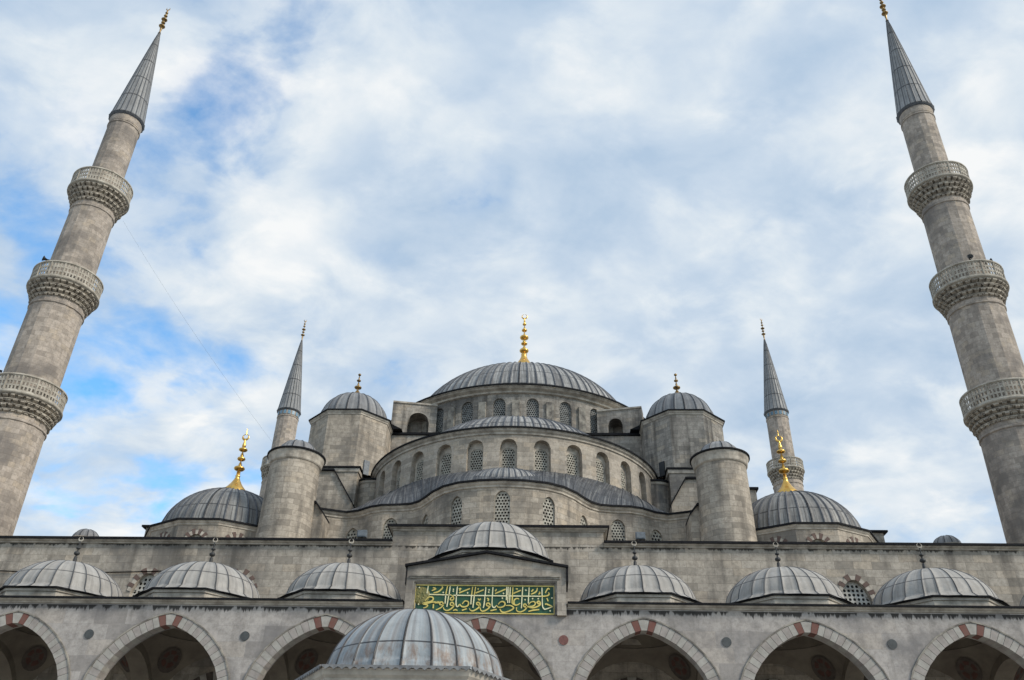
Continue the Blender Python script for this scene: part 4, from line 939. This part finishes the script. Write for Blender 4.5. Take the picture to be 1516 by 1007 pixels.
    prof = [(1.60, 54.25), (1.62, 54.32), (1.52, 54.45)]+[(1.52*(1-t_)**.96+.08*t_, 54.45+11.2*t_) for t_ in [i/12 for i in range(1, 13)]]
    lathe(mb, [(1.40, 54.05), (1.52, 54.1), (1.60, 54.25)], 32, mi=1)
    dome(mb, 1.52, 11, 20, (0, 0, 0), rib=.035, rh=.035, prof=prof, sheet=2.4)
    mb.build('spire', [M['lead_cone'], M['rib'], M['minaret']], root)
    def slim(o):
        for ch in o.children:
            for v in ch.data.vertices: v.co.x *= K; v.co.y *= K
            slim(ch)
    slim(root)
    finial('finial', root, (0, 0, 65.5), 3.7, [M['gold_old']], 'tall', .13)
    return root
m0 = minaret(); m1 = minaret(2.22, .97)
MIN = [(-32.0, 49.2, 'tall stone minaret on the left, its lowest balcony cut by the frame', 0),
       (31.9, 49.2, 'tall stone minaret at the right edge with two loudspeakers above its middle balcony', .2),
       (-31.6, 100.4, 'slim distant minaret rising behind the left round tower, only the top seen', .35),
       (32.1, 100.4, 'slim distant minaret behind the right golden finial, one balcony in view', .5)]
for i, (x, y, lb, rz) in enumerate(MIN):
    o = (m0, None, m1, None)[i] or copy_tree((m0, m0, m1, m1)[i])
    o.location = (x, y, 0); o.rotation_euler = (0, 0, rz); tag(o, lb, 'minaret', 'minarets at the corners of the mosque')
    if i == 1: o.location = (31.5, 50.3, 0); o.rotation_euler = (R(1.0), R(.35), 0)      # this one stands a little out of plumb
    if i in (2, 3):      # band of tiles under the far spires
        mb = MB()
        for k in range(16):
            a = 2*PI*k/16; 
            p = [(1.425*math.sin(a+d), -1.425*math.cos(a+d)) for d in (-.12, .12)]
            mb.face([(p[0][0], p[0][1], 53.5), (p[1][0], p[1][1], 53.5), (p[1][0], p[1][1], 54.0), (p[0][0], p[0][1], 54.0)])
        mb.build('tile_band', M['tile'], o)

# ================================================================ ablution fountain in the courtyard
FX, FY, ZE = 0.0, 17.7, 4.78
ft = tag(empty('ablution_fountain', (FX, FY, 0)), 'hexagonal fountain kiosk under a blue grey lead dome in the foreground', 'fountain')
RH = 2.52
hexa = [(RH*math.sin(R(30+60*i)), -RH*math.cos(R(30+60*i))) for i in range(6)]; hexa = [hexa[(i-1) % 6] for i in range(6)]
mb = MB()
for i in range(6):      # roof skirt
    a, b = hexa[i], hexa[(i+1) % 6]; n = 8
    for j in range(n):
        t0, t1 = j/n, (j+1)/n; p = [a[0]+(b[0]-a[0])*t0, a[1]+(b[1]-a[1])*t0]; q = [a[0]+(b[0]-a[0])*t1, a[1]+(b[1]-a[1])*t1]
        k0, k1 = 1.74/math.hypot(*p), 1.74/math.hypot(*q)
        mb.face([(p[0], p[1], ZE+.02), (q[0], q[1], ZE+.02), (q[0]*k1, q[1]*k1, ZE+.12), (p[0]*k0, p[1]*k0, ZE+.12)], [(j+i*8, 0), (j+1+i*8, 0), (j+1+i*8, .6), (j+i*8, .6)])
mb.build('roof_skirt', M['lead_fountain'], ft)
mb = MB(); dome(mb, 1.76, 1.44, 22, (0, 0, ZE+.10), rib=.009, rh=.018, rows=30, sheet=.58, lip=.05, one=True); mb.build('dome', [M['lead_fountain'], M['rib_fountain']], ft)
mb = MB(); sweep(mb, hexa, [(-.3, ZE-.42), (-.06, ZE-.40), (-.05, ZE-.15), (0, ZE-.1), (.03, ZE-.02), (.03, ZE+.0), (-.1, ZE+.02)], closed=True)
mb.build('fascia', M['mould'], ft)
mb = MB()               # scalloped lead drip edge
for i in range(6):
    a, b = Vector(hexa[i]), Vector(hexa[(i+1) % 6]); n = 18; d = (b-a)/n; nn = Vector((d.y, -d.x)).normalized()
    a = a*1.02; b = b*1.02; d = (b-a)/n
    for j in range(n):
        p, q = a+d*j, a+d*(j+1); mid = (p+q)/2; o1, o2 = nn*.045, nn*.02
        T = ZE+.045
        pts = [(p+o1, T), (p+o1, T-.03), (p+d*.25+o1, T-.05), (mid+o1, T-.078), (p+d*.75+o1, T-.05), (q+o1, T-.03), (q+o1, T)]
        F = [(v.x, v.y, z) for v, z in pts]; Bk = [(v.x-nn.x*.03, v.y-nn.y*.03, z) for v, z in pts]
        mb.face(F[::1]); mb.face(Bk[::-1])
        for e in range(len(F)): mb.face([F[e], Bk[e], Bk[(e+1) % len(F)], F[(e+1) % len(F)]])
mb.build('scalloped_edge', M['rib_light'], ft)
mb = MB()
for i in range(6):      # arched frieze under the eave
    a, b = Vector(hexa[i])*.90, Vector(hexa[(i+1) % 6])*.90
    wall(mb, Plan([tuple(a), tuple(b)]), 3.0, ZE-.3, [dict(u=(b-a).length/2, w=1.7, sill=3.0, spring=3.2, rise=.75, depth=.25, f=f_point)])
mb.build('arch_frieze', M['mould'], ft)
for i in range(6):
    x, y = hexa[i][0]*.88, hexa[i][1]*.88; mb = MB(); lathe(mb, [(.2, 0), (.2, .15), (.13, .25), (.12, 2.6), (.13, 2.65)], 16, (x, y, 0)); co = mb.build('column', M['parapet'], ft)
    mb = MB(); lathe(mb, [(.13, 2.65), (.24, 2.95), (.26, 3.0), (0.0, 3.0)], 16, (x, y, 0)); mb.build('capital', M['parapet'], co)
mb = MB(); lathe(mb, [(1.5, 0), (1.5, 1.25), (1.4, 1.3), (1.3, 1.2), (0.0, 1.2)], 12, flat=True); mb.build('basin', M['parapet'], ft)

# ================================================================ small things
def speaker(x, y, z, rz, label):
    r = empty('loudspeaker', (x, y, z), rz); tag(r, label, 'loudspeaker', 'loudspeakers on the minarets')
    mb = MB(); lathe(mb, [(.09, 0), (.11, .15), (.16, .35), (.33, .55), (.30, .55), (.05, .3)], 16); h = mb.build('horn', M['iron'], r); h.rotation_euler = (R(80), 0, 0); h.location = (0, 0, .35)
    mb = MB(); mb.box(-.03, .03, -.03, .03, -.3, .35); mb.box(-.08, .08, -.06, .18, .25, .45); mb.build('bracket', M['iron'], r)
    r.scale = (.65, .65, .65)
    return r
speaker(-33.65, 48.6, 39.3, R(-60), 'loudspeaker at the middle balcony of the left minaret')
speaker(31.5, 48.0, 38.4, R(-20), 'inner loudspeaker of the pair at the right minaret, nearer its shaft')
speaker(32.7, 48.3, 38.4, R(75), 'outer loudspeaker of the pair at the right minaret, against the sky')
speaker(-33.75, 48.3, 29.8, R(-50), 'loudspeaker at the lowest balcony of the left minaret')
speaker(33.2, 48.4, 29.0, R(60), 'loudspeaker at the lowest balcony of the right minaret')
for x, lb in ((-6.85, 'small grey floodlight on the cornice left of the raised wall'), (7.25, 'small grey floodlight on the cornice right of the raised wall')):
    r = empty('floodlight', (x, YF+.1, 16.47)); tag(r, lb, 'floodlight', 'floodlights on the facade cornice')
    mb = MB(); mb.box(-.24, .24, -.15, .1, .12, .48); mb.box(-.2, .2, -.18, -.15, .16, .44); mb.build('housing', M['grey_box'], r)
    mb = MB(); mb.box(-.03, .03, -.03, .03, 0, .12); mb.box(-.15, .15, -.08, .08, 0, .03); mb.build('mount', M['iron'], r)
def pigeon(x, y, z, rz, label):
    mb = MB(); prof = [(.005, -.17), (.03, -.15), (.06, -.08), (.085, 0), (.08, .06), (.045, .12), (.03, .14)]
    rows = []
    for r, l in prof: rows.append([(l, r*math.cos(2*PI*i/10), .12+r*1.1*math.sin(2*PI*i/10)+l*.35) for i in range(11)])
    mb.grid(rows)
    rows = []
    for i in range(6):
        a = -PI/2+PI*i/5; rows.append([(.15+.045*math.sin(a), .045*math.cos(a)*math.cos(2*PI*k/8), .235+.045*math.cos(a)*math.sin(2*PI*k/8)) for k in range(9)])
    mb.grid(rows)
    mb.grid([[(.13, .03*math.cos(2*PI*k/8), .16+.03*math.sin(2*PI*k/8)) for k in range(9)], [(.15, .025*math.cos(2*PI*k/8), .23+.025*math.sin(2*PI*k/8)) for k in range(9)]])
    mb.face([(.19, -.012, .235), (.19, .012, .235), (.23, 0, .225)]); mb.face([(-.15, -.03, .07), (-.15, .03, .07), (-.30, .045, .03), (-.30, -.045, .03)])
    for s_ in (-1, 1): mb.box(.0, .012, s_*.03-.006, s_*.03+.006, 0, .07)
    o = mb.build('pigeon', M['pigeon']); o.location = (x, y, z); o.rotation_euler = (0, 0, rz); tag(o, label, 'pigeon', 'pigeons on the drum buttress')
pigeon(-10.05, 64.0, 35.86, R(20), 'pigeon on the outer end of the left drum buttress')
pigeon(-9.45, 64.0, 35.86, R(200), 'middle pigeon of three on the left drum buttress')
pigeon(-8.75, 64.2, 35.86, R(90), 'pigeon on the left drum buttress, nearest the dome')
def cable(a, b, sag, label, r=.02):
    mb = MB(); a, b = Vector(a), Vector(b); rows = []
    for i in range(25):
        t_ = i/24; p = a.lerp(b, t_); p.z -= sag*4*t_*(1-t_); rows.append([(p.x+r*math.cos(2*PI*k/5), p.y, p.z+r*math.sin(2*PI*k/5)) for k in range(6)])
    mb.grid(rows); tag(mb.build('cable', M['grey_box']), label, 'cable')
cable((-29.6, 49.4, 43.9), (-13.9, 50.5, 24.3), .5, 'thin cable from under the top balcony of the left minaret to the round tower', .0045)
cable((-27.5, 42.02, 14.75), (-16.7, 42.02, 14.72), .12, 'black cable fixed along the facade wall behind the two leftmost domes', .03)
